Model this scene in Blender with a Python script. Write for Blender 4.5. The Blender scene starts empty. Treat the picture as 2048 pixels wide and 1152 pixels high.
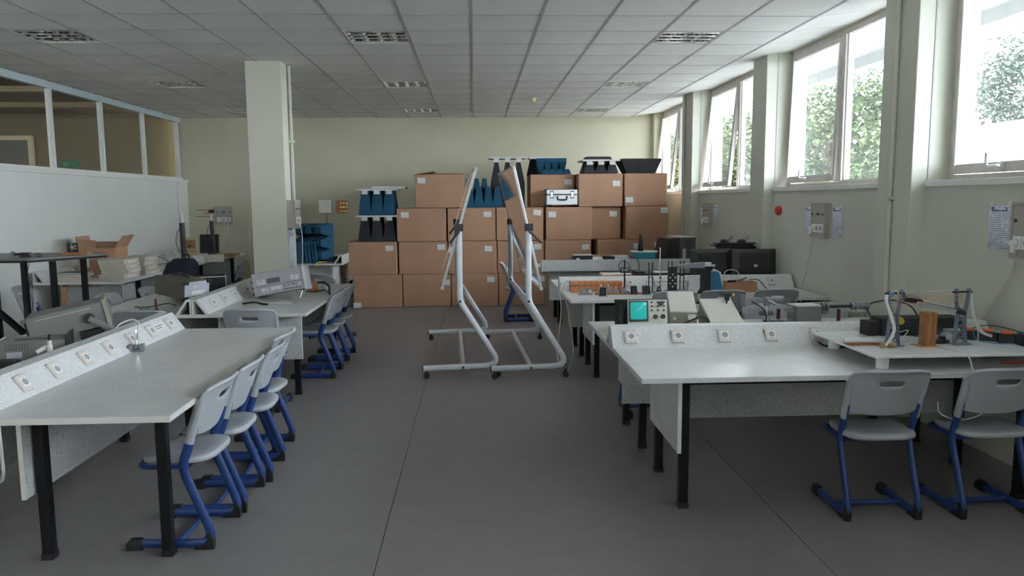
import bpy, math, random
from mathutils import Vector, Matrix
R = math.radians
random.seed(7)
scene = bpy.context.scene
COL = scene.collection
H_CAM, CEIL, TOP = 1.72, 3.287, 0.777

# ------------------------------------------------------------------ camera
cam_d = bpy.data.cameras.new('camera'); cam = bpy.data.objects.new('camera', cam_d); COL.objects.link(cam)
cam_d.sensor_width = 36.0; cam_d.lens = 1518.85 / 2048 * 36.0; cam_d.clip_end = 300
yaw, pitch, roll = 0.04776, 0.11487, -0.00735
fw = Vector((math.sin(yaw) * math.cos(pitch), math.cos(yaw) * math.cos(pitch), -math.sin(pitch)))
rt = Vector((math.cos(yaw), -math.sin(yaw), 0)); up = rt.cross(fw)
r2 = rt * math.cos(roll) + up * math.sin(roll); u2 = -rt * math.sin(roll) + up * math.cos(roll)
cam.matrix_world = Matrix(((r2.x, u2.x, -fw.x, 0), (r2.y, u2.y, -fw.y, 0), (r2.z, u2.z, -fw.z, H_CAM), (0, 0, 0, 1)))
scene.camera = cam

# ------------------------------------------------------------------ sky: even, thin overcast
SKY = 5.0
wd = bpy.data.worlds.new('sky'); scene.world = wd; wd.use_nodes = True
wn = wd.node_tree; bg = wn.nodes['Background']
bg.inputs[0].default_value = (0.945, 0.97, 1.0, 1); bg.inputs[1].default_value = SKY

# ------------------------------------------------------------------ exposure
vs = scene.view_settings
vs.view_transform = 'Standard'; vs.look = 'None'; vs.gamma = 1.0; vs.use_curve_mapping = False
vs.exposure = 2.12
scene.cycles.max_bounces = 14; scene.cycles.diffuse_bounces = 7; scene.cycles.glossy_bounces = 4
scene.cycles.transparent_max_bounces = 16; scene.cycles.transmission_bounces = 6
scene.cycles.sample_clamp_indirect = 6.0

# ------------------------------------------------------------------ materials
MATS = {}
def mat(name, rgb, rough=0.6, metal=0.0, var=0.06, vscale=6.0, bump=0.0, bscale=60.0, coat=0.0, spec=0.5):
    if name in MATS: return MATS[name]
    m = bpy.data.materials.new(name); m.use_nodes = True; nt = m.node_tree; b = nt.nodes['Principled BSDF']
    b.inputs['Roughness'].default_value = rough; b.inputs['Metallic'].default_value = metal
    b.inputs['Specular IOR Level'].default_value = spec
    if coat: b.inputs['Coat Weight'].default_value = coat; b.inputs['Coat Roughness'].default_value = 0.06
    tc = nt.nodes.new('ShaderNodeTexCoord'); nz = nt.nodes.new('ShaderNodeTexNoise')
    nz.inputs['Scale'].default_value = vscale; nz.inputs['Detail'].default_value = 4
    nt.links.new(tc.outputs['Object'], nz.inputs['Vector'])
    rp = nt.nodes.new('ShaderNodeValToRGB')
    rp.color_ramp.elements[0].position = 0.3; rp.color_ramp.elements[1].position = 0.7
    rp.color_ramp.elements[0].color = (*[max(0, c * (1 - var)) for c in rgb], 1)
    rp.color_ramp.elements[1].color = (*[min(1, c * (1 + var)) for c in rgb], 1)
    nt.links.new(nz.outputs['Fac'], rp.inputs['Fac']); nt.links.new(rp.outputs['Color'], b.inputs['Base Color'])
    if bump:
        n2 = nt.nodes.new('ShaderNodeTexNoise'); n2.inputs['Scale'].default_value = bscale
        nt.links.new(tc.outputs['Object'], n2.inputs['Vector'])
        bp = nt.nodes.new('ShaderNodeBump'); bp.inputs['Strength'].default_value = bump; bp.inputs['Distance'].default_value = 0.002
        nt.links.new(n2.outputs['Fac'], bp.inputs['Height']); nt.links.new(bp.outputs['Normal'], b.inputs['Normal'])
    MATS[name] = m; return m
def speckle(name, base, dots, scale, lo, hi, rough=0.35, spec=0.5, bump=0.0):
    m = mat(name, base, rough, spec=spec); nt = m.node_tree; b = nt.nodes['Principled BSDF']
    tc = [n for n in nt.nodes if n.type == 'TEX_COORD'][0]; rp = [n for n in nt.nodes if n.type == 'VALTORGB'][0]
    n2 = nt.nodes.new('ShaderNodeTexNoise'); n2.inputs['Scale'].default_value = scale; n2.inputs['Detail'].default_value = 2
    nt.links.new(tc.outputs['Object'], n2.inputs['Vector'])
    r2_ = nt.nodes.new('ShaderNodeValToRGB'); r2_.color_ramp.elements[0].position = lo; r2_.color_ramp.elements[1].position = hi
    nt.links.new(n2.outputs['Fac'], r2_.inputs['Fac'])
    mx = nt.nodes.new('ShaderNodeMix'); mx.data_type = 'RGBA'
    nt.links.new(r2_.outputs['Color'], mx.inputs[0]); nt.links.new(rp.outputs['Color'], mx.inputs[6]); mx.inputs[7].default_value = (*dots, 1)
    nt.links.new(mx.outputs[2], b.inputs['Base Color'])
    return m
def wood(name, a, c, scale=8.0, rough=0.45):
    m = mat(name, a, rough); nt = m.node_tree; b = nt.nodes['Principled BSDF']
    tc = [n for n in nt.nodes if n.type == 'TEX_COORD'][0]
    w = nt.nodes.new('ShaderNodeTexWave'); w.inputs['Scale'].default_value = scale; w.inputs['Distortion'].default_value = 4; w.inputs['Detail'].default_value = 3
    nt.links.new(tc.outputs['Object'], w.inputs['Vector'])
    rp = nt.nodes.new('ShaderNodeValToRGB'); rp.color_ramp.elements[0].color = (*a, 1); rp.color_ramp.elements[1].color = (*c, 1)
    nt.links.new(w.outputs['Fac'], rp.inputs['Fac']); nt.links.new(rp.outputs['Color'], b.inputs['Base Color']); return m
def printed(name, paper, ink, period, lo=0.62, axis=2):
    """paper with rows of print: flat lettering too small to read"""
    m = mat(name, paper, 0.7); nt = m.node_tree; b = nt.nodes['Principled BSDF']
    tc = [n for n in nt.nodes if n.type == 'TEX_COORD'][0]
    sp = nt.nodes.new('ShaderNodeSeparateXYZ'); nt.links.new(tc.outputs['Object'], sp.inputs[0])
    mu = nt.nodes.new('ShaderNodeMath'); mu.operation = 'MULTIPLY'; mu.inputs[1].default_value = 1.0 / period
    nt.links.new(sp.outputs[axis], mu.inputs[0])
    fr = nt.nodes.new('ShaderNodeMath'); fr.operation = 'FRACT'; nt.links.new(mu.outputs[0], fr.inputs[0])
    gt = nt.nodes.new('ShaderNodeMath'); gt.operation = 'GREATER_THAN'; gt.inputs[1].default_value = lo; nt.links.new(fr.outputs[0], gt.inputs[0])
    n2 = nt.nodes.new('ShaderNodeTexNoise'); n2.inputs['Scale'].default_value = 0.35 / period; nt.links.new(tc.outputs['Object'], n2.inputs['Vector'])
    g2 = nt.nodes.new('ShaderNodeMath'); g2.operation = 'GREATER_THAN'; g2.inputs[1].default_value = 0.45; nt.links.new(n2.outputs['Fac'], g2.inputs[0])
    ml = nt.nodes.new('ShaderNodeMath'); ml.operation = 'MULTIPLY'; nt.links.new(gt.outputs[0], ml.inputs[0]); nt.links.new(g2.outputs[0], ml.inputs[1])
    mx = nt.nodes.new('ShaderNodeMix'); mx.data_type = 'RGBA'
    nt.links.new(ml.outputs[0], mx.inputs[0]); mx.inputs[6].default_value = (*paper, 1); mx.inputs[7].default_value = (*ink, 1)
    nt.links.new(mx.outputs[2], b.inputs['Base Color']); return m
def glass(name, haze, tint=(0.93, 0.97, 1.0), gloss=0.06):
    m = bpy.data.materials.new(name); m.use_nodes = True; nt = m.node_tree; nt.nodes.clear()
    out = nt.nodes.new('ShaderNodeOutputMaterial'); tr = nt.nodes.new('ShaderNodeBsdfTransparent'); tr.inputs[0].default_value = (*tint, 1)
    df = nt.nodes.new('ShaderNodeBsdfTranslucent'); df.inputs[0].default_value = (0.85, 0.92, 1.0, 1)
    nz = nt.nodes.new('ShaderNodeTexNoise'); nz.inputs['Scale'].default_value = 3.0; nz.inputs['Detail'].default_value = 5
    tc = nt.nodes.new('ShaderNodeTexCoord'); nt.links.new(tc.outputs['Object'], nz.inputs['Vector'])
    mp = nt.nodes.new('ShaderNodeMapRange'); mp.inputs[3].default_value = haze * 0.6; mp.inputs[4].default_value = haze * 1.4
    nt.links.new(nz.outputs['Fac'], mp.inputs[0])
    m1 = nt.nodes.new('ShaderNodeMixShader'); nt.links.new(mp.outputs[0], m1.inputs[0]); nt.links.new(tr.outputs[0], m1.inputs[1]); nt.links.new(df.outputs[0], m1.inputs[2])
    gl = nt.nodes.new('ShaderNodeBsdfGlossy'); gl.inputs['Roughness'].default_value = 0.03
    lw = nt.nodes.new('ShaderNodeLayerWeight'); pw = nt.nodes.new('ShaderNodeMath'); pw.operation = 'POWER'; pw.inputs[1].default_value = 4.0
    nt.links.new(lw.outputs['Facing'], pw.inputs[0])
    fr = nt.nodes.new('ShaderNodeMapRange'); fr.inputs[3].default_value = 0.03; fr.inputs[4].default_value = 0.7; nt.links.new(pw.outputs[0], fr.inputs[0])
    m2 = nt.nodes.new('ShaderNodeMixShader'); nt.links.new(fr.outputs[0], m2.inputs[0]); nt.links.new(m1.outputs[0], m2.inputs[1]); nt.links.new(gl.outputs[0], m2.inputs[2])
    nt.links.new(m2.outputs[0], out.inputs[0]); MATS[name] = m; return m
def emitter(name, rgb, strength):
    m = mat(name, rgb, 0.2); b = m.node_tree.nodes['Principled BSDF']
    b.inputs['Emission Color'].default_value = (*rgb, 1); b.inputs['Emission Strength'].default_value = strength; return m

mat('wall', (0.60, 0.573, 0.43), 0.75, var=0.05, vscale=1.2, bump=0.15)
mat('wall_side', (0.57, 0.575, 0.49), 0.6, var=0.05, vscale=1.0, bump=0.15)
mat('wall_left', (0.70, 0.72, 0.68), 0.55, var=0.04, vscale=1.0, bump=0.12)
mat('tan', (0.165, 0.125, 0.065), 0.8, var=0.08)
mat('tile', (0.86, 0.845, 0.815), 0.85, var=0.05, vscale=2.0, bump=0.25, bscale=150)
mat('pillar_cream', (0.60, 0.585, 0.49), 0.65, var=0.04, vscale=1.0, bump=0.12)
mat('cabinet_grey', (0.40, 0.37, 0.325), 0.5, var=0.03)
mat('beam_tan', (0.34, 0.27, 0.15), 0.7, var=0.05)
mat('sign_pale', (0.10, 0.34, 0.20), 0.5)
mat('louver', (0.86, 0.86, 0.87), 0.22, metal=0.85, var=0.02)
mat('railm', (0.45, 0.45, 0.44), 0.5, var=0.03)
mat('white_paint', (0.74, 0.74, 0.70), 0.5, var=0.04)
mat('frame_paint', (0.60, 0.56, 0.52), 0.55, var=0.10, vscale=9)
mat('frame_blue', (0.62, 0.72, 0.76), 0.5, var=0.04)
mat('render_white', (0.48, 0.48, 0.48), 0.8, var=0.04)
speckle('vinyl', (0.240, 0.228, 0.222), (0.135, 0.130, 0.128), 190, 0.52, 0.72, rough=0.42, spec=0.4)
speckle('laminate', (0.62, 0.63, 0.62), (0.16, 0.16, 0.16), 230, 0.595, 0.66, rough=0.28)
speckle('laminate_rail', (0.66, 0.67, 0.67), (0.10, 0.10, 0.11), 250, 0.60, 0.66, rough=0.4)
speckle('laminate_grey', (0.60, 0.61, 0.60), (0.18, 0.18, 0.18), 180, 0.56, 0.66, rough=0.45)
mat('panel_white', (0.66, 0.67, 0.66), 0.5, var=0.03)
mat('edge_cream', (0.74, 0.72, 0.66), 0.45, var=0.03)
mat('black_steel', (0.006, 0.0065, 0.009), 0.38, var=0.1, spec=0.3)
mat('black_plastic', (0.016, 0.016, 0.018), 0.45, var=0.15)
mat('black_matte', (0.02, 0.02, 0.022), 0.8, var=0.15)
mat('blue_steel', (0.018, 0.055, 0.20), 0.38, var=0.12, vscale=25)
mat('chair_grey', (0.39, 0.41, 0.435), 0.42, var=0.04)
mat('chair_dark', (0.12, 0.135, 0.15), 0.5, var=0.05)
mat('socket_beige', (0.62, 0.58, 0.53), 0.45, var=0.03)
mat('socket_white', (0.82, 0.82, 0.82), 0.35, var=0.02)
mat('socket_hole', (0.30, 0.31, 0.33), 0.5, var=0.02)
mat('enamel', (0.72, 0.75, 0.78), 0.35, var=0.04, vscale=14)
mat('board_white', (0.40, 0.40, 0.40), 0.07, var=0.03, coat=1.0)
mat('sig_grey', (0.34, 0.34, 0.36), 0.45, var=0.03)
mat('board_back', (0.42, 0.41, 0.40), 0.22, var=0.05)
mat('alu', (0.72, 0.73, 0.74), 0.32, metal=0.9, var=0.05)
mat('chrome', (0.8, 0.8, 0.82), 0.12, metal=1.0, var=0.02)
mat('reflector', (0.82, 0.83, 0.85), 0.07, metal=1.0, var=0.03)
mat('cardboard', (0.47, 0.275, 0.175), 0.8, var=0.07, vscale=3)
mat('cardboard_dark', (0.38, 0.20, 0.11), 0.8, var=0.08, vscale=3)
mat('cardboard_pale', (0.62, 0.56, 0.46), 0.75, var=0.05)
mat('tape_brown', (0.40, 0.24, 0.15), 0.4, var=0.05)
printed('label_print', (0.82, 0.82, 0.80), (0.45, 0.45, 0.48), 0.018, 0.75)
printed('notice_print', (0.74, 0.76, 0.82), (0.30, 0.32, 0.45), 0.014)
printed('panel_print', (0.60, 0.60, 0.62), (0.22, 0.22, 0.25), 0.012)
mat('notice_head', (0.10, 0.14, 0.28), 0.7)
mat('foam_blue', (0.010, 0.078, 0.145), 0.85, var=0.12, bump=0.3, bscale=120)
mat('foam_dark', (0.034, 0.034, 0.040), 0.9, var=0.15, bump=0.3, bscale=120)
mat('foam_white', (0.72, 0.72, 0.70), 0.8, var=0.04)
mat('beige_case', (0.60, 0.60, 0.52), 0.5, var=0.03)
mat('olive_case', (0.30, 0.29, 0.22), 0.5, var=0.04)
mat('grey_case', (0.20, 0.20, 0.185), 0.45, var=0.04)
mat('grey_light', (0.55, 0.55, 0.56), 0.45, var=0.03)
mat('brown_case', (0.115, 0.105, 0.085), 0.5, var=0.06)
mat('silver_face', (0.56, 0.60, 0.66), 0.4, metal=0.3, var=0.04)
mat('knob_dark', (0.04, 0.04, 0.045), 0.4)
mat('display_dark', (0.10, 0.105, 0.115), 0.2, var=0.05)
mat('crt_screen', (0.03, 0.62, 0.56), 0.18, var=0.03)
mat('navy_cloth', (0.012, 0.016, 0.030), 0.85, var=0.25, bump=0.4)
mat('maroon', (0.10, 0.012, 0.016), 0.4)
mat('brass', (0.75, 0.52, 0.18), 0.3, metal=1.0)
mat('copper', (0.62, 0.26, 0.10), 0.35, metal=0.6)
mat('red_plastic', (0.55, 0.03, 0.02), 0.4)
mat('orange_plastic', (0.85, 0.16, 0.03), 0.4)
mat('yellow_plastic', (0.75, 0.62, 0.04), 0.4)
mat('green_sign', (0.02, 0.16, 0.07), 0.4)
mat('cream_plastic', (0.72, 0.60, 0.38), 0.5)
mat('cyan_reel', (0.03, 0.33, 0.46), 0.5)
mat('tower_grey', (0.16, 0.19, 0.24), 0.5)
mat('metal_grey', (0.26, 0.27, 0.29), 0.4, metal=0.4, var=0.1)
mat('cable_white', (0.62, 0.60, 0.56), 0.5)
mat('cable_black', (0.015, 0.015, 0.016), 0.5)
mat('acrylic_white', (0.80, 0.82, 0.84), 0.18, var=0.02)
mat('cork', (0.42, 0.26, 0.13), 0.85, var=0.2, vscale=60)
mat('plywood', (0.50, 0.27, 0.12), 0.6, var=0.1)
mat('circuit', (0.30, 0.12, 0.05), 0.5, var=0.5, vscale=90)
mat('blue_plastic', (0.05, 0.20, 0.36), 0.4)
wood('wood_case', (0.42, 0.15, 0.05), (0.52, 0.21, 0.075), 5)
wood('wood_block', (0.30, 0.13, 0.05), (0.44, 0.20, 0.07), 9)
mat('asphalt', (0.22, 0.22, 0.21), 0.9, var=0.15)
mat('leaf_green', (0.085, 0.115, 0.080), 0.6, var=0.35, vscale=2.5)
mat('leaf_light', (0.11, 0.145, 0.065), 0.6, var=0.35, vscale=2.5)
mat('bark', (0.09, 0.07, 0.055), 0.9, var=0.2)
glass('window_glass', 0.016); glass('inner_glass', 0.015, (0.9, 0.92, 0.92)); glass('clear_box', 0.10)

# ------------------------------------------------------------------ mesh tools
class MB:
    def __init__(s): s.v = []; s.f = []
    def add(s, vs_, fs_, M=None):
        o = len(s.v); s.v += [tuple((M @ Vector(p)) if M else p) for p in vs_]; s.f += [[i + o for i in q] for q in fs_]; return s
    def box(s, x0, x1, y0, y1, z0, z1, M=None):
        vs_ = [(x0, y0, z0), (x1, y0, z0), (x1, y1, z0), (x0, y1, z0), (x0, y0, z1), (x1, y0, z1), (x1, y1, z1), (x0, y1, z1)]
        return s.add(vs_, [[0, 3, 2, 1], [4, 5, 6, 7], [0, 1, 5, 4], [1, 2, 6, 5], [2, 3, 7, 6], [3, 0, 4, 7]], M)
    def prism(s, prof, a0, a1, axis='x', M=None):
        """prof: list of 2D points (counter clockwise) in the plane normal to axis"""
        f = {'x': lambda p, a: (a, p[0], p[1]), 'y': lambda p, a: (p[0], a, p[1]), 'z': lambda p, a: (p[0], p[1], a)}[axis]
        n = len(prof); vs_ = [f(p, a0) for p in prof] + [f(p, a1) for p in prof]
        fs_ = [[i, (i + 1) % n, n + (i + 1) % n, n + i] for i in range(n)] + [list(range(n))[::-1], list(range(n, 2 * n))]
        return s.add(vs_, fs_, M)
    def loft(s, rings, M=None, cap=True):
        n = len(rings[0]); vs_ = [p for r_ in rings for p in r_]; fs_ = []
        for k in range(len(rings) - 1):
            for i in range(n): fs_.append([k * n + i, k * n + (i + 1) % n, (k + 1) * n + (i + 1) % n, (k + 1) * n + i])
        if cap: fs_ += [list(range(n))[::-1], [(len(rings) - 1) * n + i for i in range(n)]]
        return s.add(vs_, fs_, M)
    def cyl(s, p0, p1, r0, r1=None, n=12, M=None):
        r1 = r0 if r1 is None else r1
        p0, p1 = Vector(p0), Vector(p1); d = (p1 - p0).normalized()
        a = d.orthogonal().normalized(); b = d.cross(a)
        ring = lambda p, r_: [p + (a * math.cos(2 * math.pi * i / n) + b * math.sin(2 * math.pi * i / n)) * r_ for i in range(n)]
        return s.loft([ring(p0, r0), ring(p1, r1)], M)
    def lathe(s, prof, n=20, M=None):
        """prof: (r, z) pairs from bottom to top"""
        return s.loft([[(r_ * math.cos(2 * math.pi * i / n), r_ * math.sin(2 * math.pi * i / n), z) for i in range(n)] for r_, z in prof], M)
    def tube(s, path, r, n=8, flat=1.0, side=None, M=None):
        """round (or flattened along `side`) tube along a path"""
        P = [Vector(p) for p in path]; rings = []; a = None
        for i, p in enumerate(P):
            d = (P[min(i + 1, len(P) - 1)] - P[max(i - 1, 0)]).normalized()
            if side is not None: a = Vector(side); a = (a - d * a.dot(d)).normalized()
            elif a is None: a = d.orthogonal().normalized()
            else: a = (a - d * a.dot(d)).normalized()
            b = d.cross(a)
            rings.append([p + a * (r * flat * math.cos(2 * math.pi * k / n)) + b * (r * math.sin(2 * math.pi * k / n)) for k in range(n)])
        return s.loft(rings, M)
def fillet(P, r, n=5):
    P = [Vector(p) for p in P]; out = [P[0]]
    for i in range(1, len(P) - 1):
        a, b, c = P[i - 1], P[i], P[i + 1]; u, w = (a - b), (c - b)
        t = min(r, u.length * 0.49, w.length * 0.49); p0 = b + u.normalized() * t; p1 = b + w.normalized() * t
        for k in range(n + 1):
            q = k / n; out.append(p0 * (1 - q) ** 2 + b * 2 * q * (1 - q) + p1 * q * q)
    out.append(P[-1]); return out
def spline(P, n=8):
    P = [Vector(p) for p in P]; Q = [P[0] * 2 - P[1]] + P + [P[-1] * 2 - P[-2]]; out = []
    for i in range(1, len(Q) - 2):
        a, b, c, d = Q[i - 1:i + 3]
        for k in range(n):
            t = k / n
            out.append(0.5 * ((2 * b) + (c - a) * t + (2 * a - 5 * b + 4 * c - d) * t * t + (3 * b - a - 3 * c + d) * t ** 3))
    out.append(P[-1]); return out
def rrect(x0, x1, y0, y1, r, n=4):
    o = []
    for cx, cy, a in ((x1 - r, y1 - r, 0), (x0 + r, y1 - r, 90), (x0 + r, y0 + r, 180), (x1 - r, y0 + r, 270)):
        for k in range(n + 1):
            t = R(a + 90 * k / n); o.append((cx + r * math.cos(t), cy + r * math.sin(t)))
    return o
def ring(outl, z): return [(p[0], p[1], z) for p in outl]
MESHES = {}
def build(name, mb, m, parent=None, loc=(0, 0, 0), rot=(0, 0, 0), smooth=False, bevel=0.0, seg=2):
    if isinstance(mb, MB):
        me = bpy.data.meshes.new(name); me.from_pydata([tuple(p) for p in mb.v], [], mb.f); me.update()
        me.materials.append(MATS[m])
        if smooth:
            for p in me.polygons: p.use_smooth = True
            me.set_sharp_from_angle(angle=R(smooth if smooth > 1 else 40))
    else: me = mb
    o = bpy.data.objects.new(name, me); COL.objects.link(o); o.location = loc; o.rotation_euler = rot
    if parent: o.parent = parent
    if bevel:
        b = o.modifiers.new('bevel', 'BEVEL'); b.width = bevel; b.segments = seg; b.limit_method = 'ANGLE'; b.angle_limit = R(40)
    return o
def tag(o, label=None, cat=None, group=None, kind=None):
    if label: o['label'] = label
    if cat: o['category'] = cat
    if group: o['group'] = group
    if kind: o['kind'] = kind
    return o
def thing(name, label, cat, loc=(0, 0, 0), rz=0.0, group=None, rot=None):
    o = bpy.data.objects.new(name, None); COL.objects.link(o); o.location = loc
    o.rotation_euler = rot if rot else (0, 0, R(rz)); o.empty_display_size = 0.05
    return tag(o, label, cat, group)
def struct(name, mb, m, label=None, **k):
    o = build(name, mb, m, **k); o['kind'] = 'structure'
    if label: o['label'] = label
    return o
def dup(root, loc, rot, label=None, group=None):
    def cp(o, par):
        c = o.copy(); COL.objects.link(c); c.parent = par
        for ch in kids.get(o.name, []): cp(ch, c)
        return c
    kids = {}
    def walk(o):
        kids[o.name] = list(o.children)
        for ch in o.children: walk(ch)
    walk(root)
    c = cp(root, None); c.location = loc; c.rotation_euler = rot
    if label: c['label'] = label
    if group: c['group'] = group
    return c
def B(*a): return MB().box(*a)
def RM(rx=0, ry=0, rz=0, loc=(0, 0, 0)):
    return Matrix.Translation(loc) @ Matrix.Rotation(R(rz), 4, 'Z') @ Matrix.Rotation(R(ry), 4, 'Y') @ Matrix.Rotation(R(rx), 4, 'X')
# ================================================================== THE SETTING
YB, YF, XL, XR = 14.70, -3.2, -5.40, 3.425      # back wall, wall behind the viewer, left lower wall, right lower wall
floor = struct('floor', B(-9.6, 3.75, YF - 0.2, YB + 0.6, -0.12, -0.004), 'black_matte', 'grey speckled vinyl floor laid in long sheets')
xs = [-5.6, -4.72, -2.61, -0.492, 1.632, 3.75]
for a, b in zip(xs[:-1], xs[1:]):
    build('vinyl_sheet', B(a + 0.002, b - 0.002, YF - 0.2, YB + 0.1, -0.004, 0), 'vinyl', floor)
build('corridor_sheet', B(-9.6, -5.604, YF, YB + 0.5, -0.004, 0), 'tan', floor)

wb = struct('wall_back', B(XL - 0.2, 3.75, YB, YB + 0.2, 0, 3.75), 'wall', 'plain cream back wall behind the cardboard boxes')
struct('wall_front', B(XL - 0.2, 3.75, YF - 0.2, YF, 0, 3.75), 'wall_left')
# ---- right wall: lower wall, lintel, sills, pillars
wr = struct('wall_right', B(XR, 3.75, YF, YB, 0, 1.80), 'wall_side', 'grey-green lower wall under the windows')
build('lintel', B(3.585, 3.75, YF, YB, 3.335, 3.75), 'wall', wr)
PIL = [(-0.25, 0.22), (2.70, 3.18), (5.65, 6.13), (8.61, 9.04), (11.54, 12.04)]
BAY = [(-2.75, -0.25), (0.22, 2.70), (3.18, 5.65), (6.13, 8.61), (9.04, 11.54), (12.04, 14.55)]
build('wall_end', B(3.425, 3.75, 14.55, YB, 1.8, 3.75), 'wall', wr)
for a, b in BAY:
    build('sill', B(3.405, 3.70, a + 0.004, b - 0.004, 1.80, 1.845), 'white_paint', wr, bevel=0.004)
for i, (a, b) in enumerate(PIL):
    p = struct('pillar', B(3.30, 3.77, a, b, 0, 3.75), 'wall_side', 'painted concrete pillar between two windows', bevel=0.006)
    build('seam_strip', B(3.425, 3.437, a - 0.006, a, 1.85, 3.34), 'railm', p)
    p['group'] = 'window pillars'
col = struct('pillar', B(-2.55, -2.15, 8.84, 9.24, 0, 3.5), 'pillar_cream', 'free-standing square cream pillar behind the left benches', bevel=0.008)
# ---- windows
wnum = [0]
def sash(par, y0, y1, z0, z1, tilt, name='sash'):
    fr = MB(); w = 0.05
    fr.box(-0.025, 0.025, y0, y0 + w, z0, z1).box(-0.025, 0.025, y1 - w, y1, z0, z1)
    fr.box(-0.025, 0.025, y0 + w, y1 - w, z0, z0 + w + 0.02).box(-0.025, 0.025, y0 + w, y1 - w, z1 - w, z1)
    pv = z1
    fr.v = [(x, y, z - pv) for x, y, z in fr.v]
    s = build(name, fr, 'frame_paint', par, (3.60, 0, pv), (0, R(tilt), 0), bevel=0.004)
    build('pane', B(-0.003, 0.003, y0 + w, y1 - w, z0 + w + 0.02 - pv, z1 - w - pv), 'window_glass', s)
    bead = MB(); g = 0.012
    bead.box(-0.035, -0.025, y0 + w - g, y0 + w, z0 + w - pv, z1 - w - pv).box(-0.035, -0.025, y1 - w, y1 - w + g, z0 + w - pv, z1 - w - pv)
    build('bead', bead, 'white_paint', s)
    ym = (y0 + y1) / 2; h = MB()
    h.box(-0.05, -0.025, ym - 0.02, ym + 0.05, z0 + 0.012 - pv, z0 + 0.055 - pv).tube(fillet([(-0.055, ym, z0 + 0.035 - pv), (-0.085, ym, z0 + 0.035 - pv), (-0.085, ym + 0.10, z0 + 0.04 - pv), (-0.085, ym + 0.10, z0 + 0.13 - pv)], 0.015), 0.011)
    build('window_handle', h, 'alu', s, smooth=True)
for i, (a, b) in enumerate(BAY):
    m = MB(); z0, z1, w = 1.85, 3.335, 0.05; c = (a + b) / 2
    m.box(3.59, 3.66, a, a + w, z0, z1).box(3.59, 3.66, b - w, b, z0, z1).box(3.59, 3.66, a + w, b - w, z0, z0 + 0.035).box(3.59, 3.66, a + w, b - w, z1 - w, z1)
    m.box(3.575, 3.665, c - 0.03, c + 0.03, z0 + 0.035, z1 - w)
    wi = struct('window_%d' % (i + 1), m, 'frame_paint', None, bevel=0.003)
    op = {3: 1.6, 4: 5.0, 5: 5.5}.get(i, 0)
    sash(wi, c + 0.032, b - w - 0.003, z0 + 0.04, z1 - w - 0.004, op)
    build('pane', B(3.618, 3.624, a + w, c - 0.03, z0 + 0.035, z1 - w), 'window_glass', wi)
    bd = MB().box(3.60, 3.612, a + w, a + w + 0.014, z0 + 0.03, z1 - w).box(3.60, 3.612, c - 0.044, c - 0.03, z0 + 0.03, z1 - w).box(3.60, 3.612, a + w, c - 0.03, z0 + 0.035, z0 + 0.05)
    build('bead', bd, 'white_paint', wi)
# ---- left wall with glazed partition
wl = struct('wall_left', B(-5.56, XL, YF, YB, 0, 2.10), 'wall_left', 'pale lower wall beneath the glazed partition')
build('ledge', B(-5.58, XL + 0.03, YF, YB, 2.10, 2.145), 'white_paint', wl, bevel=0.004)
build('corner_conduit', MB().cyl((XL + 0.015, 14.2, 0.8), (XL + 0.015, 14.2, 2.09), 0.013), 'white_paint', wl, smooth=True)
mull = [-2.3, -0.9, 0.5, 1.9, 3.3, 4.7, 6.1, 7.5, 8.95, 10.34, 11.70, 13.13, 14.58]
gl = struct('window_7', B(-5.54, -5.47, YF, YB, 2.145, 2.19), 'white_paint', 'long interior glazing above the left wall')
build('top_rail', B(-5.545, -5.465, YF, YB, 3.20, 3.29), 'frame_blue', gl)
build('header', B(-5.56, -5.45, YF, YB, 3.29, 3.75), 'wall_left', gl)
for y in mull: build('mullion', B(-5.54, -5.47, y - 0.021, y + 0.021, 2.19, 3.20), 'white_paint', gl, bevel=0.003)
for a, b in zip(mull[:-1], mull[1:]): build('pane', B(-5.507, -5.501, a + 0.021, b - 0.021, 2.19, 3.20), 'inner_glass', gl)
# corridor behind it
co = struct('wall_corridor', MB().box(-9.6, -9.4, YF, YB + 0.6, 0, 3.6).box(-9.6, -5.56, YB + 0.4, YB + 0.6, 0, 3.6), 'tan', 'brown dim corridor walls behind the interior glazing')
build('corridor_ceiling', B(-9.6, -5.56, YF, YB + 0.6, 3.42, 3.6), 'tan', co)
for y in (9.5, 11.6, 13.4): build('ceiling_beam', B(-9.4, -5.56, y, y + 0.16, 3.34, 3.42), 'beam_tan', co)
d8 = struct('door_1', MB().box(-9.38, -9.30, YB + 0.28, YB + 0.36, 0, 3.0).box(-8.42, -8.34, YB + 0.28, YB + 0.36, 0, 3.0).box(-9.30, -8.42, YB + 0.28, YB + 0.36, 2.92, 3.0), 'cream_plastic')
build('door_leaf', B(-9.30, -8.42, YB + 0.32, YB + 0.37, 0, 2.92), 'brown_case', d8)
sg = thing('exit_sign', 'small green sign on the corridor wall behind the glazing', 'sign', (-7.72, YB + 0.36, 2.47))
build('sign_face', B(-0.17, 0.17, 0, 0.03, -0.07, 0.08), 'green_sign', sg); build('sign_symbol', MB().box(-0.11, -0.02, -0.003, 0, -0.03, 0.03).box(0.02, 0.10, -0.003, 0, -0.008, 0.008), 'sign_pale', sg)
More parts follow.
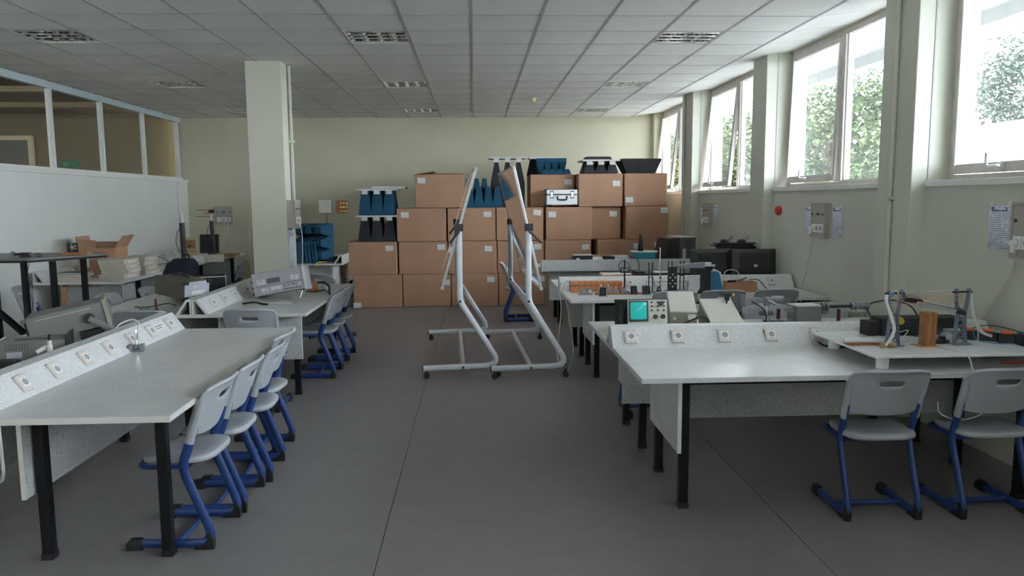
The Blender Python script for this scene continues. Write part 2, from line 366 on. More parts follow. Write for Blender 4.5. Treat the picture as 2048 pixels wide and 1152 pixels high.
# ---- ceiling: slab, tiles, rails
X0, Y0, P = -0.0115, 6.684, 0.6
ceil = struct('ceiling', B(-5.6, 3.75, YF, YB, CEIL + 0.15, CEIL + 0.25), 'tile', 'suspended ceiling of white square panels')
lights = {(kx, ky) for kx in (-7, -2, 3) for ky in (-9, -4, 1, 6, 11)}
tile_me = None
tm = MB().box(0.006, 0.594, 0.006, 0.594, 0, 0.015)
for kx in range(-9, 5):
    for ky in range(-3, 14):
        if (kx, ky) in lights: continue
        x, y = X0 + kx * P, Y0 + ky * P
        w = min(0.6, YB - y)
        if ky == 13 or kx == -9:
            o = build('ceiling_tile', B(max(0.006, -5.54 - x), 0.594, 0.006, w - 0.004, 0, 0.015), 'tile', ceil, (x, y, CEIL))
        else:
            o = build('ceiling_tile', tile_me or tm, 'tile', ceil, (x, y, CEIL)); tile_me = tile_me or o.data
for kx in range(-8, 6):
    build('ceiling_rail', B(-0.012, 0.012, YF, YB, -0.004, 0.012), 'railm', ceil, (X0 + kx * P, 0, CEIL))
for ky in range(-3, 14):
    build('cross_rail', B(-5.54, X0 + 5 * P, -0.007, 0.007, -0.002, 0.012), 'railm', ceil, (0, Y0 + ky * P, CEIL))
# part of the ceiling behind the viewer, out of the photograph
build('ceiling_field', MB().box(-5.54, X0 + 5 * P, YF, Y0 - 3 * P, 0.002, 0.015), 'tile', ceil, (0, 0, CEIL))
# strip rising to the windows
xa, xb, za, zb = X0 + 5 * P, 3.60, CEIL, 3.358
sl = MB().add([(xa, 0.005, za), (xb, 0.005, zb), (xb, 0.595, zb), (xa, 0.595, za), (xa, 0.005, za + 0.015), (xb, 0.005, zb + 0.015), (xb, 0.595, zb + 0.015), (xa, 0.595, za + 0.015)],
    [[0, 3, 2, 1], [4, 5, 6, 7], [0, 1, 5, 4], [1, 2, 6, 5], [2, 3, 7, 6], [3, 0, 4, 7]])
sme = None
for ky in range(-16, 13):
    o = build('sloped_tile', sme or sl, 'tile', ceil, (0, Y0 + ky * P, 0)); sme = sme or o.data
build('sloped_backing', MB().add([(xa, YF, za + 0.02), (3.75, YF, zb + 0.03), (3.75, YB, zb + 0.03), (xa, YB, za + 0.02)], [[0, 1, 2, 3]]), 'tile', ceil)
def make_light():
    t = thing('ceiling_light', 'x', 'ceiling light', group='recessed louvre ceiling lights')
    f = MB(); w = 0.015
    for a in ((0.004, 0.596, 0.004, w), (0.004, 0.596, 0.596 - w, 0.596), (0.004, w, w, 0.596 - w), (0.596 - w, 0.596, w, 0.596 - w)): f.box(a[0], a[1], a[2], a[3], -0.003, 0.012)
    build('frame', f, 'white_paint', t)
    hs = MB().box(0.012, 0.588, 0.012, 0.588, 0.085, 0.095)
    for a in ((0.010, 0.588, 0.010, 0.016), (0.010, 0.588, 0.584, 0.590), (0.010, 0.016, 0.016, 0.584), (0.584, 0.590, 0.016, 0.584)): hs.box(a[0], a[1], a[2], a[3], 0.012, 0.095)
    build('housing', hs, 'metal_grey', t)
    for k in range(4):
        c = 0.016 + 0.142 * (k + 0.5)
        build('lamp_tube', MB().cyl((c, 0.03, 0.068), (c, 0.57, 0.068), 0.008, n=8), 'foam_white', t, smooth=True)
        for sgn in (-1, 1):
            pr = [(c + sgn * (0.024 + 0.045 * (q / 4) ** 2 * 1.0), 0.062 - 0.060 * q / 4) for q in range(5)]
            mm = MB()
            for q in range(4):
                a, b = pr[q], pr[q + 1]
                mm.add([(a[0], 0.017, a[1]), (b[0], 0.017, b[1]), (b[0], 0.583, b[1]), (a[0], 0.583, a[1])], [[0, 1, 2, 3]])
            build('reflector', mm, 'reflector', t, smooth=True)
    for k in range(4):
        y = 0.017 + 0.566 * (k + 0.5) / 4
        build('louver_blade', MB().prism([(y - 0.026, 0.004), (y + 0.026, 0.004), (y + 0.002, 0.056), (y - 0.002, 0.056)], 0.017, 0.583, 'x'), 'louver', t)
    return t
lt = make_light(); first = True
rown = {-7: 'left row', -2: 'middle row', 3: 'window-side row'}
posn = {1: 'nearest of its row', 6: 'second of its row', 11: 'farthest, near the back wall', -4: 'overhead', -9: 'behind'}
for kx in (-7, -2, 3):
    for ky in (1, 6, 11):
        lab = 'recessed louvre ceiling light in the %s, %s' % (rown[kx], posn[ky])
        loc = (X0 + kx * P, Y0 + ky * P, CEIL)
        if first: lt.location = loc; lt['label'] = lab; first = False
        else: dup(lt, loc, (0, 0, 0), lab)
sd = thing('smoke_detector', 'small cream round smoke detector on the ceiling', 'smoke detector', (0.917, 11.95, CEIL))
build('detector_base', MB().lathe([(0.055, -0.02), (0.058, 0.0)], 20), 'cream_plastic', sd, smooth=True)
build('detector_head', MB().lathe([(0.012, -0.062), (0.03, -0.055), (0.042, -0.03), (0.046, -0.02)], 20), 'cream_plastic', sd, smooth=True)

# ================================================================== OUTSIDE
struct('ground', B(3.75, 70, -30, 90, -0.3, -0.15), 'asphalt', 'paved yard outside the windows')
eave = struct('roof_eave', B(3.75, 5.35, -8, 30, 3.60, 3.80), 'render_white', 'white overhanging eave outside the windows')
build('fascia', B(5.20, 5.38, -8, 30, 3.46, 3.95), 'render_white', eave)
ab = thing('annex_building', 'long white low building with grey flat roof outside the window', 'building', (9.5, 5.0, -0.15))
build('wall', B(0, 6, 0, 10.5, 0, 3.0), 'render_white', ab); build('roof', B(-0.18, 6.2, -0.2, 10.7, 3.0, 3.18), 'metal_grey', ab)
build('string_course', B(-0.03, 0, 0, 10.5, 2.2, 2.24), 'white_paint', ab)
def tree(loc, h, rx, m, label, n=2600, seed=1):
    random.seed(seed)
    t = thing('garden_tree', label, 'tree', loc, group='trees outside the windows')
    tr = MB().tube(spline([(0, 0, 0), (0.06, 0.03, h * 0.3), (0.0, 0.05, h * 0.6), (0.03, 0, h * 0.92)]), 0.11, 8)
    br = MB(); tips = []
    for k in range(26):
        z = h * random.uniform(0.28, 0.95); a = random.uniform(0, 6.28); f = math.sin(math.pi * min(1, (z / h - 0.15) / 0.85)) ** 0.6 if z < h else 0.2
        l = rx * f * random.uniform(0.6, 1.05); e = Vector((math.cos(a) * l, math.sin(a) * l, z + l * random.uniform(0.1, 0.5)))
        mid = Vector((math.cos(a) * l * 0.5, math.sin(a) * l * 0.5, z + l * 0.25))
        br.tube([Vector((0, 0, z * 0.9)), mid, e], 0.022, 5); tips += [(mid, 0.45 * rx), (e, 0.34 * rx), ((mid + e) / 2, 0.4 * rx)]
    build('trunk', tr, 'bark', t, smooth=True); build('branches', br, 'bark', t)
    lf = MB()
    for k in range(n):
        c, s = random.choice(tips); p = c + Vector((random.gauss(0, 1), random.gauss(0, 1), random.gauss(0, 0.8))) * s * 0.42
        q = Matrix.Rotation(random.uniform(0, 6.28), 3, 'Z') @ Matrix.Rotation(random.uniform(-0.9, 0.9), 3, 'X')
        a = random.uniform(0.08, 0.17); w = a * 0.42
        pts = [Vector((0, 0, 0)), Vector((w, a * 0.5, 0.01)), Vector((0, a, -0.02)), Vector((-w, a * 0.5, 0.01))]
        lf.add([p + q @ x for x in pts], [[0, 1, 2, 3]])
    o = build('foliage', lf, m, t); o['kind'] = 'stuff'
tree((9.2, 19.6, -0.15), 4.5, 2.1, 'leaf_light', 'bushy tree outside the wide open second window bay', 15000, 3)
tree((11.4, 22.0, -0.15), 5.2, 2.1, 'leaf_green', 'taller dark tree beside the eave line outside', 15000, 4)
tree((7.8, 23.6, -0.15), 4.2, 1.8, 'leaf_light', 'pale green tree outside the third window', 15000, 5)
tree((6.9, 28.0, -0.15), 4.4, 1.9, 'leaf_light', 'leafy tree outside the farthest window', 15000, 6)
tree((16.8, 22.5, -0.15), 6.3, 2.3, 'leaf_green', 'tree rising behind the white annex roof', 15000, 8)
tree((14.8, 27.5, -0.15), 5.0, 2.3, 'leaf_green', 'broad tree at the back of the yard', 15000, 9)
tree((10.6, 27.6, -0.15), 5.0, 2.3, 'leaf_green', 'rear tree between the garden trees', 15000, 10)
# ================================================================== DESKS
def make_desk(label, L, origin, rz, D=0.96, sockets=(), end=(True, True), group='laboratory benches', modx=(0.12, 0.12), edge=None, bare=False):
    t = thing('laboratory_bench', label, 'bench', (origin[0], origin[1], 0), rz, group)
    top = MB().box(0, L, 0, D - 0.002, 0.747, TOP)
    build('tabletop', top, 'laminate', t, bevel=0.004)
    if edge: 
        for a in edge: build('edge_band', B(*a), 'edge_cream', t)
    for x in (0.25, L - 0.30):
        for y in (0.13, 0.70):
            lg = MB().box(x, x + 0.05, y, y + 0.05, 0.012, 0.747); o = build('leg', lg, 'black_steel', t, bevel=0.004)
            build('foot_pad', B(x - 0.003, x + 0.053, y - 0.003, y + 0.053, 0, 0.03), 'black_plastic', o)
    build('frame_rail', B(0.30, L - 0.30, 0.135, 0.175, 0.705, 0.747), 'black_steel', t)
    build('frame_rail', B(0.30, L - 0.30, 0.705, 0.745, 0.705, 0.747), 'black_steel', t)
    build('modesty_panel', B(modx[0], L - modx[1], 0.765, 0.785, 0.33, 0.747), 'laminate_grey', t)
    build('edge_band', B(modx[0] - 0.002, modx[0], 0.764, 0.786, 0.329, 0.747), 'edge_cream', t)
    for k, x in ((0, 0.225), (1, L - 0.245)):
        if end[k]:
            o = build('end_panel', B(x, x + 0.02, 0.10, 0.76, 0.33, 0.747), 'laminate_grey', t, bevel=0.002)
            build('edge_band', B(x - 0.001, x + 0.021, 0.097, 0.101, 0.329, 0.747), 'panel_white', o)
    # socket rail: sloped board, top board and upright back board, hollow at the ends
    f, a, z0, z1 = D - 0.135, D - 0.045, TOP, 0.903
    s = MB(); th = 0.016; n = Vector((0, -(z1 - z0), a - f)).normalized()
    s.prism([(f, z0), (f + 0.024, z0), (a + 0.012, z1 - 0.016), (a, z1)][::1], 0, L, 'x')
    s.box(0, L, a, D - 0.002, z1 - 0.016, z1).box(0, L, D - 0.018, D - 0.002, z0, z1 - 0.016)
    rail = build('socket_rail', s, 'laminate_rail', t)
    for x0, x1 in ((-0.002, 0.0), (L, L + 0.002)):
        build('edge_band', MB().prism([(f, z0), (f + 0.024, z0), (a + 0.012, z1 - 0.016), (D - 0.018, z1 - 0.016), (D - 0.018, z0), (D - 0.002, z0), (D - 0.002, z1), (a, z1)], x0, x1, 'x'), 'edge_cream', rail)
    ang = math.atan2(z1 - z0, a - f)
    for x in sockets:
        c = Vector((x, (f + a) / 2, (z0 + z1) / 2)); Mx = Matrix.Translation(c) @ Matrix.Rotation(ang, 4, 'X')
        pl = MB().loft([ring(rrect(-0.042, 0.042, -0.047, 0.047, 0.008), 0.0), ring(rrect(-0.042, 0.042, -0.047, 0.047, 0.008), 0.010), ring(rrect(-0.037, 0.037, -0.042, 0.042, 0.006), 0.015)])
        o = build('socket', pl, 'socket_beige', t); o.matrix_local = Mx
        build('socket_insert', MB().box(-0.025, 0.025, -0.025, 0.025, 0.014, 0.018), 'socket_white', o)
        q = MB().lathe([(0.0195, 0.0178), (0.0195, 0.0190), (0.016, 0.0190), (0.0155, 0.0182)], 20)
        build('socket_well', q, 'socket_hole', o)
    return t
so6 = [0.41, 0.70, 1.01, 1.30, 1.60, 1.90, 2.22]
make_desk('speckled laboratory bench with a row of sockets, front left, chairs along its aisle side', 2.40, (-1.37, 3.37), 90, sockets=so6, end=(False, False), modx=(0.19, 0.1),
          edge=[(-0.0015, 0, 0, 0.96, 0.747, TOP - 0.001)])
make_desk('front left back-to-back bench under the grey instruments', 2.40, (-3.29, 5.77), -90, sockets=so6, end=(False, False), group='laboratory benches')
make_desk('speckled bench carrying the silver signal generator, by the free-standing pillar', 2.32, (-1.45, 6.50), 90, sockets=[0.25, 0.55, 0.85, 1.25, 1.65, 2.05], edge=[(-0.0015, 0, 0, 0.96, 0.747, TOP - 0.001)])
make_desk('second left back-to-back bench under the brown instrument case', 2.32, (-3.37, 8.82), -90, sockets=so6[:5], edge=[(2.32, 2.3215, 0, 0.96, 0.747, TOP - 0.001)])
make_desk('bench by the left wall under flat beige boxes and the open carton', 2.40, (-4.28, 9.35), 90, sockets=[0.4, 0.8, 1.2, 1.6, 2.0], D=1.04, edge=[(-0.0015, 0, 0, 1.04, 0.747, TOP - 0.001)])
make_desk('far left corner bench with the small monitor', 2.55, (-4.32, 11.90), 90, sockets=[0.4, 0.8, 1.2, 1.6, 2.0], D=1.04)
make_desk('bench with the upright blue foam absorbers behind the pillar', 2.40, (-3.0, 14.15), -90, sockets=[0.4, 0.8, 1.2, 1.6, 2.0])
RL = 2.50
make_desk('front window-side bench with the white raised platform', RL, (0.87, 3.90), 0, sockets=[0.12, 0.425, 0.73, 1.035, 1.34, 1.65, 1.95, 2.25], group='laboratory benches', modx=(0.26, 0.1))
make_desk('bench behind the socket strip carrying the oscilloscope', RL, (0.87 + RL, 5.82), 180, sockets=[0.3, 0.7, 1.1, 1.5, 1.9, 2.2])
make_desk('middle window-side bench with the optical rail and wooden case', RL, (0.89, 7.07), 0, sockets=[0.15, 0.44, 0.74, 1.04, 1.33, 1.64, 1.95, 2.27], modx=(0.26, 0.1))
make_desk('middle window-side bench under the two black monitors', RL, (0.89 + RL, 8.99), 180, sockets=[0.3, 0.7, 1.1, 1.5, 1.9, 2.2])
make_desk('far window-side bench with the blue cable reel, its back to the aisle', RL, (3.40, 11.27), 180, sockets=[0.3, 0.7, 1.1, 1.5, 1.9, 2.2])
for nm, x, y, rz, lb in (('sticker', -2.06, 5.60, 0, 'small white paper label stuck on the left bench beside its socket strip'), ('sticker', 1.0, 4.775, 0, 'white paper label on the front window-side socket strip'),
                  ('sticker', 0.985, 7.955, 0, 'white paper label on the middle window-side socket strip')):
    o = thing('paper_sticker', lb, 'label', (x, y, TOP + 0.0005 if x < 0 else 0.862), rz, rot=None if x < 0 else (R(54), 0, 0))
    build('sheet', B(-0.055, 0.055, -0.022, 0.022, 0.0004, 0.0014) if x > 0 else B(-0.05, 0.05, -0.04, 0.04, 0, 0.001), 'foam_white', o)
    build('print', MB().box(-0.045, 0.035, 0.002, 0.010, 0.0014, 0.0018).box(-0.045, 0.04, -0.014, -0.007, 0.0014, 0.0018), 'notice_head', o)
o = thing('paper_sticker', 'wide white paper label near the far end of the left socket strip', 'label', (-2.247, 5.43, 0.846), rot=(0, R(54), 0))
build('sheet', B(-0.03, 0.03, -0.09, 0.09, 0.004, 0.005), 'foam_white', o); build('print', MB().box(-0.012, -0.006, -0.07, 0.05, 0.005, 0.0054).box(0.006, 0.011, -0.07, 0.03, 0.005, 0.0054), 'notice_head', o)

# ================================================================== CHAIRS
def make_chair(name, label, shell='chair_grey', fr='blue_steel'):
    t = thing(name, label, 'chair')
    hw = 0.192
    for s in (-1, 1):
        y = s * hw
        path = fillet([(-0.40, y, 0.03), (0.022, y, 0.028), (-0.03, y, 0.19)], 0.11, 5)[:-1] + fillet([(-0.03, y, 0.19), (-0.122, y, 0.42), (-0.072, y, 0.56), (-0.052, y, 0.63)], 0.05, 3)[1:]
        f = build('side_frame', MB().tube(path, 0.024, 8, 0.62, (0, 1, 0)), fr, t, smooth=60)
        c = MB().loft([ring(rrect(-0.418, -0.335, y - 0.018, y + 0.018, 0.012, 3), 0.0), ring(rrect(-0.418, -0.335, y - 0.018, y + 0.018, 0.012, 3), 0.035), ring(rrect(-0.395, -0.335, y - 0.015, y + 0.015, 0.01, 3), 0.056)])
        build('foot_cap', c, 'black_plastic', f, smooth=True)
        c = MB().prism([(-0.075, 0.0), (0.020, 0.0), (0.022, 0.045), (0.008, 0.085), (-0.012, 0.085), (-0.012, 0.052), (-0.030, 0.028), (-0.075, 0.012)], y - 0.017, y + 0.017, 'y')
        build('heel_cap', c, 'black_plastic', f, bevel=0.003)
        build('seat_rail', MB().tube(fillet([(-0.11, y, 0.425), (-0.32, y, 0.425), (-0.345, y * 0.6, 0.425), (-0.345, 0, 0.425)], 0.05), 0.019, 8, 0.6, (0, 0.01, 1)), fr, t, smooth=60)
    build('crossbar', MB().cyl((-0.16, -hw, 0.034), (-0.16, hw, 0.034), 0.014), fr, t, smooth=True)
    build('crossbar', MB().cyl((-0.11, -hw, 0.415), (-0.11, hw, 0.415), 0.013), fr, t, smooth=True)
    o1 = []
    for k in range(40):      # seat outline, wider towards the back, rounded
        a = 2 * math.pi * k / 40; cx, sy = math.cos(a), math.sin(a)
        e = 2 / 3.6; x = math.copysign(abs(cx) ** e, cx); y = math.copysign(abs(sy) ** e, sy)
        o1.append((-0.168 + 0.185 * x, y * (0.195 + 0.008 * x), ))
    rg = lambda k, z, d=0: [((p[0] + 0.168) * k - 0.168, p[1] * k, z + (-0.018 * max(0, (-p[0] - 0.24) / 0.11) ** 2) + d) for p in o1]
    build('seat', MB().loft([rg(0.93, 0.438), rg(0.99, 0.444), rg(1.0, 0.456), rg(0.985, 0.468), rg(0.93, 0.474), rg(0.6, 0.466), rg(0.2, 0.463)]), shell, t, smooth=80)
    S = [-1, -0.965, -0.90, -0.72, -0.5, -0.29, -0.15, 0, 0.15, 0.29, 0.5, 0.72, 0.90, 0.965, 1]
    T = [0, 0.05, 0.14, 0.30, 0.50, 0.645, 0.755, 0.87, 0.94, 0.98, 1.0]
    bm = MB()
    def pt(s, t_):
        tw = 1 - 0.07 * max(0, (t_ - 0.82) / 0.18) ** 2 - 0.05 * max(0, (0.12 - t_) / 0.12) ** 2
        x = s * 0.217 * tw
        z = 0.575 + t_ * 0.258 - 0.020 * abs(s) ** 5 * t_ - 0.012 * (1 - s * s) * (1 - t_) + 0.02 * abs(s) ** 6 * (1 - t_)
        return (-0.080 + 0.105 * (z - 0.575) / 0.26 + 0.042 * (1 - s * s) + 0.016 * max(0, (t_ - 0.8) / 0.2) ** 2, x, z)
    idx = lambda i, j: i * len(T) + j
    vs_ = [pt(s, q) for s in S for q in T]; fs_ = []
    for i in range(len(S) - 1):
        for j in range(len(T) - 1):
            if 5 <= i <= 8 and j == 5: continue
            fs_.append([idx(i, j), idx(i + 1, j), idx(i + 1, j + 1), idx(i, j + 1)])
    bm.add(vs_, fs_)
    b = build('backrest', bm, shell, t, smooth=80)
    so = b.modifiers.new('shell', 'SOLIDIFY'); so.thickness = 0.018; so.offset = 0
    b.modifiers.new('round', 'SUBSURF').render_levels = 1; b.modifiers['round'].levels = 1
    for s in (-1, 1):
        build('sleeve', MB().tube([(-0.078, s * 0.196, 0.545), (-0.056, s * 0.197, 0.62), (-0.030, s * 0.199, 0.70), (-0.012, s * 0.20, 0.76)], 0.024, 8, 0.75, (0, 1, 0)), shell, b, smooth=60)
    # embossed panel outline on the rear
    em = MB().tube(fillet([(-0.024, -0.062, 0.672), (-0.024, 0.062, 0.672), (-0.012, 0.062, 0.708), (-0.012, -0.062, 0.708), (-0.024, -0.062, 0.672)], 0.008, 3), 0.004, 6, M=Matrix.Translation((0.025, 0, 0)))
    build('embossed_panel', em, shell, b, smooth=True)
    return t
ch0 = make_chair('school_chair', 'x'); used = [False]
def chair(x, y, rz, label, group):
    if not used[0]:
        used[0] = True; ch0.location = (x, y, 0); ch0.rotation_euler = (0, 0, R(rz)); ch0['label'] = label; ch0['group'] = group; return ch0
    return dup(ch0, (x, y, 0), (0, 0, R(rz)), label, group)
g = 'chairs along the front left bench'
for k, (x, y, rz) in enumerate([(-1.335, 3.89, -2), (-1.315, 4.335, 1), (-1.30, 4.80, 3), (-1.355, 5.22, -3)]):
    chair(x, y, rz, 'grey and blue chair, %s of four along the front left bench' % ['nearest', 'second', 'third', 'farthest'][k], g)
for k, y in enumerate((7.57, 8.0, 8.44)):
    chair(-1.405, y, [0, 1.5, -1][k], 'grey and blue chair, %s of three beside the signal generator bench' % ['nearest', 'middle', 'farthest'][k], 'chairs along the second left bench')
chair(2.165, 3.815, -91, 'grey and blue chair at the platform bench, whole in view beside a thin cable', 'chairs at the front window-side bench')
chair(2.79, 3.81, -88, 'grey and blue chair cut off by the picture edge at the platform bench', 'chairs at the front window-side bench')
for k, x in enumerate((1.40, 1.92, 2.44, 2.93)):
    chair(x, 6.20 + 0.03 * (k % 2), 90, 'pale chair back facing the viewer, %s of four behind the oscilloscope bench' % ['first', 'second', 'third', 'fourth'][k], 'chairs behind the oscilloscope bench')
for k, (x, y) in enumerate(((1.865, 7.0), (2.335, 7.03), (2.86, 7.06))):
    c_ = chair(x, y, -90, 'dark-looking chair back, %s of three at the optical rail bench' % ['first from the aisle', 'middle', 'nearest the wall'][k], 'chairs at the optical rail bench'); c_.scale = (1, 1, 1.045)
chair(0.42, 10.9, 178, 'grey and blue chair behind the whiteboards in front of the boxes', 'loose chairs')
chair(-1.83, 6.19, -90, 'grey chair back at the end of the front left bench below the signal generator', 'loose chairs').scale = (1, 1, 1.045)
chair(-2.66, 6.10, -90, 'grey chair back behind the far end of the left socket strip', 'loose chairs').scale = (1, 1, 1.06)
chair(-3.62, 7.62, 175, 'grey chair beside the second left bench, the nearer of two', 'loose chairs')
chair(-3.46, 8.18, 182, 'grey chair beside the second left bench, the farther of two', 'loose chairs')
chair(-4.92, 8.45, 190, 'grey and blue chair by the left wall behind the black stand', 'loose chairs')
chair(-3.47, 4.15, 178, 'grey chair at the left picture edge beside the small instrument', 'loose chairs')
chair(-1.93, 9.50, -120, 'pale blue chair back behind the signal generator bench, in front of the foam absorber bench', 'loose chairs')
cd = make_chair('dark_chair', 'dark chair standing near the far left corner bench', 'chair_dark', 'black_steel'); cd.location = (-3.62, 11.9, 0); cd.rotation_euler = (0, 0, R(12))

# ================================================================== WHITEBOARDS
def whiteboard(label, xo, yn, length, rz, lean, zpiv, tk):
    """frame profile in x (from the wheel end), boards turned about the post tops"""
    t = thing('mobile_whiteboard', label, 'whiteboard', (xo, yn, 0), rz, 'mobile whiteboards'); y0, y1 = 0.0, length
    for y in (y0, y1):
        p = fillet([(-0.37, y, 0.10), (0.40, y, 0.115), (0.20, y, 0.41)], 0.17, 7)[:-1] + fillet([(0.20, y, 0.41), (0.0, y, 0.755), (0.0, y, 1.47)], 0.05, 4)[1:]
        fr = build('side_frame', MB().tube(p, 0.030, 10, 0.62, (0, 1, 0)), 'enamel', t, smooth=60)
        build('end_plug', B(-0.376, -0.366, y - 0.02, y + 0.02, 0.07, 0.13), 'black_plastic', fr)
        build('bolt', MB().cyl((0.0, y - 0.03, 0.755), (0.0, y - 0.018, 0.755), 0.012).cyl((0.02, y - 0.03, 0.105), (0.02, y - 0.018, 0.105), 0.012), 'knob_dark', fr)
        for x in (-0.335, 0.36):
            w = MB().cyl((x, y - 0.018, 0.03), (x, y - 0.004, 0.03), 0.03, n=16).cyl((x, y + 0.004, 0.03), (x, y + 0.018, 0.03), 0.03, n=16)
            w.box(x - 0.014, x + 0.014, y - 0.004, y + 0.004, 0.02, 0.07).cyl((x, y, 0.06), (x, y, 0.085), 0.012)
            build('caster', w, 'knob_dark', t, smooth=True)
        wi = MB().tube(fillet([(0.30, y, 0.24), (0.385, y, 0.11), (0.375, y, 0.065), (0.18, y, 0.075)], 0.02), 0.0035, 6)
        build('wire_stay', wi, 'metal_grey', fr, smooth=True)
        k = MB().cyl((0, y - 0.04, zpiv), (0, y + 0.04, zpiv), 0.02).box(-0.04, 0.04, y - 0.05, y - 0.03, zpiv - 0.02, zpiv + 0.05)
        k.tube([(0.0, y - 0.06, zpiv - 0.02), (tk, y - 0.07, zpiv - 0.13)], 0.011, 8)
        build('clamp_lever', k, 'knob_dark', t, smooth=True)
    build('crossbar', MB().cyl((0.02, y0, 0.105), (0.02, y1, 0.105), 0.024), 'enamel', t, smooth=True)
    build('pen_tray', MB().tube([(0.02, y0, 0.72), (0.02, y1, 0.72)], 0.028, 8), 'enamel', t, smooth=True)
    pan = thing('board', None, None, (0, 0, zpiv)); pan.parent = t; pan.rotation_euler = (0, R(lean), 0)
    hh = 0.61
    ya, yb = y0 + 0.045, y1 - 0.045
    build('writing_surface', B(-0.009, 0.009, ya + 0.02, yb - 0.02, -hh + 0.02, hh - 0.02), 'board_white', pan)
    f = MB()
    f.box(-0.013, 0.013, ya, ya + 0.022, -hh, hh).box(-0.013, 0.013, yb - 0.022, yb, -hh, hh).box(-0.013, 0.013, ya, yb, -hh, -hh + 0.022).box(-0.013, 0.013, ya, yb, hh - 0.022, hh)
    build('board_frame', f, 'alu', pan, bevel=0.003)
    for yy in (ya, yb - 0.03):
        for zz in (-hh, hh - 0.03): build('corner_cap', B(-0.016, 0.016, yy - 0.002, yy + 0.032, zz - 0.002, zz + 0.032), 'grey_light', pan, bevel=0.003)
    return t
whiteboard('white mobile whiteboard on casters, the one closer to the left benches', -0.155, 7.30, 2.05, 2.0, 16.5, 1.45, -0.09)
whiteboard('white mobile whiteboard on casters, the one closer to the windows', 0.505, 7.23, 2.05, 2.2, -12.5, 1.45, 0.12)

# ================================================================== CARDBOARD BOXES
BW, BH, BD = 0.80, 0.535, 0.80
def carton(x0, x1, z0, z1, yf, label, lab=None, depth=BD, tone='cardboard', flaps=False, rz=0.0):
    w, h = x1 - x0, z1 - z0
    t = thing('cardboard_box', label, 'cardboard box', ((x0 + x1) / 2, yf + depth / 2, z0), rz, 'stacked cardboard boxes')
    d = depth / 2
    build('body', B(-w / 2, w / 2, -d, d, 0.001, h - 0.004), tone, t, bevel=0.012, seg=3)
    fl = MB().box(-w / 2 + 0.004, w / 2 - 0.004, -d + 0.004, -0.003, h - 0.004, h).box(-w / 2 + 0.004, w / 2 - 0.004, 0.003, d - 0.004, h - 0.004, h)
    if not flaps: build('top_flap', fl, tone, t)
    else:
        build('top_flap', MB().add([(-w / 2, -d, h), (w / 2, -d, h), (w / 2 - 0.05, -d + 0.3, h + 0.02), (-w / 2 + 0.3, -d + 0.3, h + 0.03)], [[0, 1, 2, 3]]), tone, t).modifiers.new('s', 'SOLIDIFY').thickness = 0.006
        build('raised_flap', MB().add([(-w / 2, -d + 0.02, h), (-w / 2, d, h), (-w / 2 + 0.30, d, h + 0.05), (-w / 2 + 0.30, -d + 0.05, h + 0.05)], [[0, 1, 2, 3]]), tone, t).modifiers.new('s', 'SOLIDIFY').thickness = 0.006
    build('tape', MB().box(-0.001, 0.001, -d - 0.0006, -d, 0.01, h - 0.01), 'tape_brown', t)
    if lab:
        lx, lz, rr = lab
        o = build('label', B(-0.062, 0.062, -0.0015, 0, -0.045, 0.045), 'label_print', t, (lx * w / 2, -d - 0.0002, lz * h), (0, R(rr), 0))
    return t
Y1 = 12.36
lev = [0.0, 0.535, 1.07, 1.607, 2.15]
def xr(a, b): return (a - 949.0) / 1519 * 1.0, b
boxes = [ # x0, x1, level, yf, label position, tone, text
    (-1.985, -1.205, 0, Y1, (-0.86, 0.07, 0), 'bottom row, leftmost of the box wall'),
    (-1.190, -0.405, 0, Y1 + 0.02, (0.8, 0.74, 0), 'bottom row, second from the left'),
    (-0.395, 0.36, 0, Y1, (0.7, 0.82, 0), 'bottom row, third from the left behind the first whiteboard'),
    (0.375, 1.13, 0, Y1 + 0.02, (0.84, 0.82, 0), 'bottom row, behind the loose chair'),
    (-2.07, -1.27, 1, Y1, (0.7, 0.8, 0), 'second row from the floor, leftmost'),
    (-1.245, -0.45, 1, Y1 + 0.02, (0.74, 0.82, 0), 'second row from the floor, second from the left'),
    (-0.44, 0.345, 1, Y1, (0.66, 0.76, 4), 'second row from the floor, behind the first whiteboard post'),
    (0.36, 1.125, 1, Y1 + 0.03, (0.72, 0.8, 0), 'second row from the floor, behind the second whiteboard'),
    (1.135, 1.895, 1, Y1, (0.76, 0.78, -5), 'second row, above the far bench beside the black gap'),
    (1.98, 2.70, 1, Y1 - 0.10, (0.82, 0.80, 0), 'second row, behind the blue cable reel, dusty top showing'),
    (2.705, 3.20, 1, Y1, (0.2, 0.82, 0), 'second row, last by the window wall'),
    (-1.265, -0.47, 2, Y1, (-0.66, 0.8, 0), 'third row from the floor, leftmost, beside dark foam'),
    (-0.445, 0.335, 2, Y1 + 0.02, (0.66, 0.8, 0), 'third row from the floor, under the blue foam'),
    (0.345, 1.11, 2, Y1, (0.74, 0.84, 8), 'third row from the floor, behind the second whiteboard top'),
    (1.15, 1.905, 2, Y1, (-0.72, 0.78, 0), 'third row, under the aluminium case'),
    (1.91, 2.40, 2, Y1 + 0.12, (0.5, 0.78, 2), 'third row, narrow set-back one'),
    (2.46, 3.17, 2, Y1, (0.80, 0.88, 0), 'third row, last by the window wall'),
    (-0.96, -0.175, 3, Y1, (-0.72, 0.82, 2), 'alone on the fourth row with its flaps ajar'),
    (0.92, 1.65, 3, Y1 + 0.28, (0.72, 0.76, 0), 'top row, under the blue foam and behind the aluminium case'),
    (1.685, 2.41, 3, Y1 + 0.02, (0.72, 0.7, 0), 'top row, under the dark foam with white caps'),
    (2.435, 3.14, 3, Y1, (-0.76, 0.2, 0), 'top row, last by the window, under the dark foam hood')]
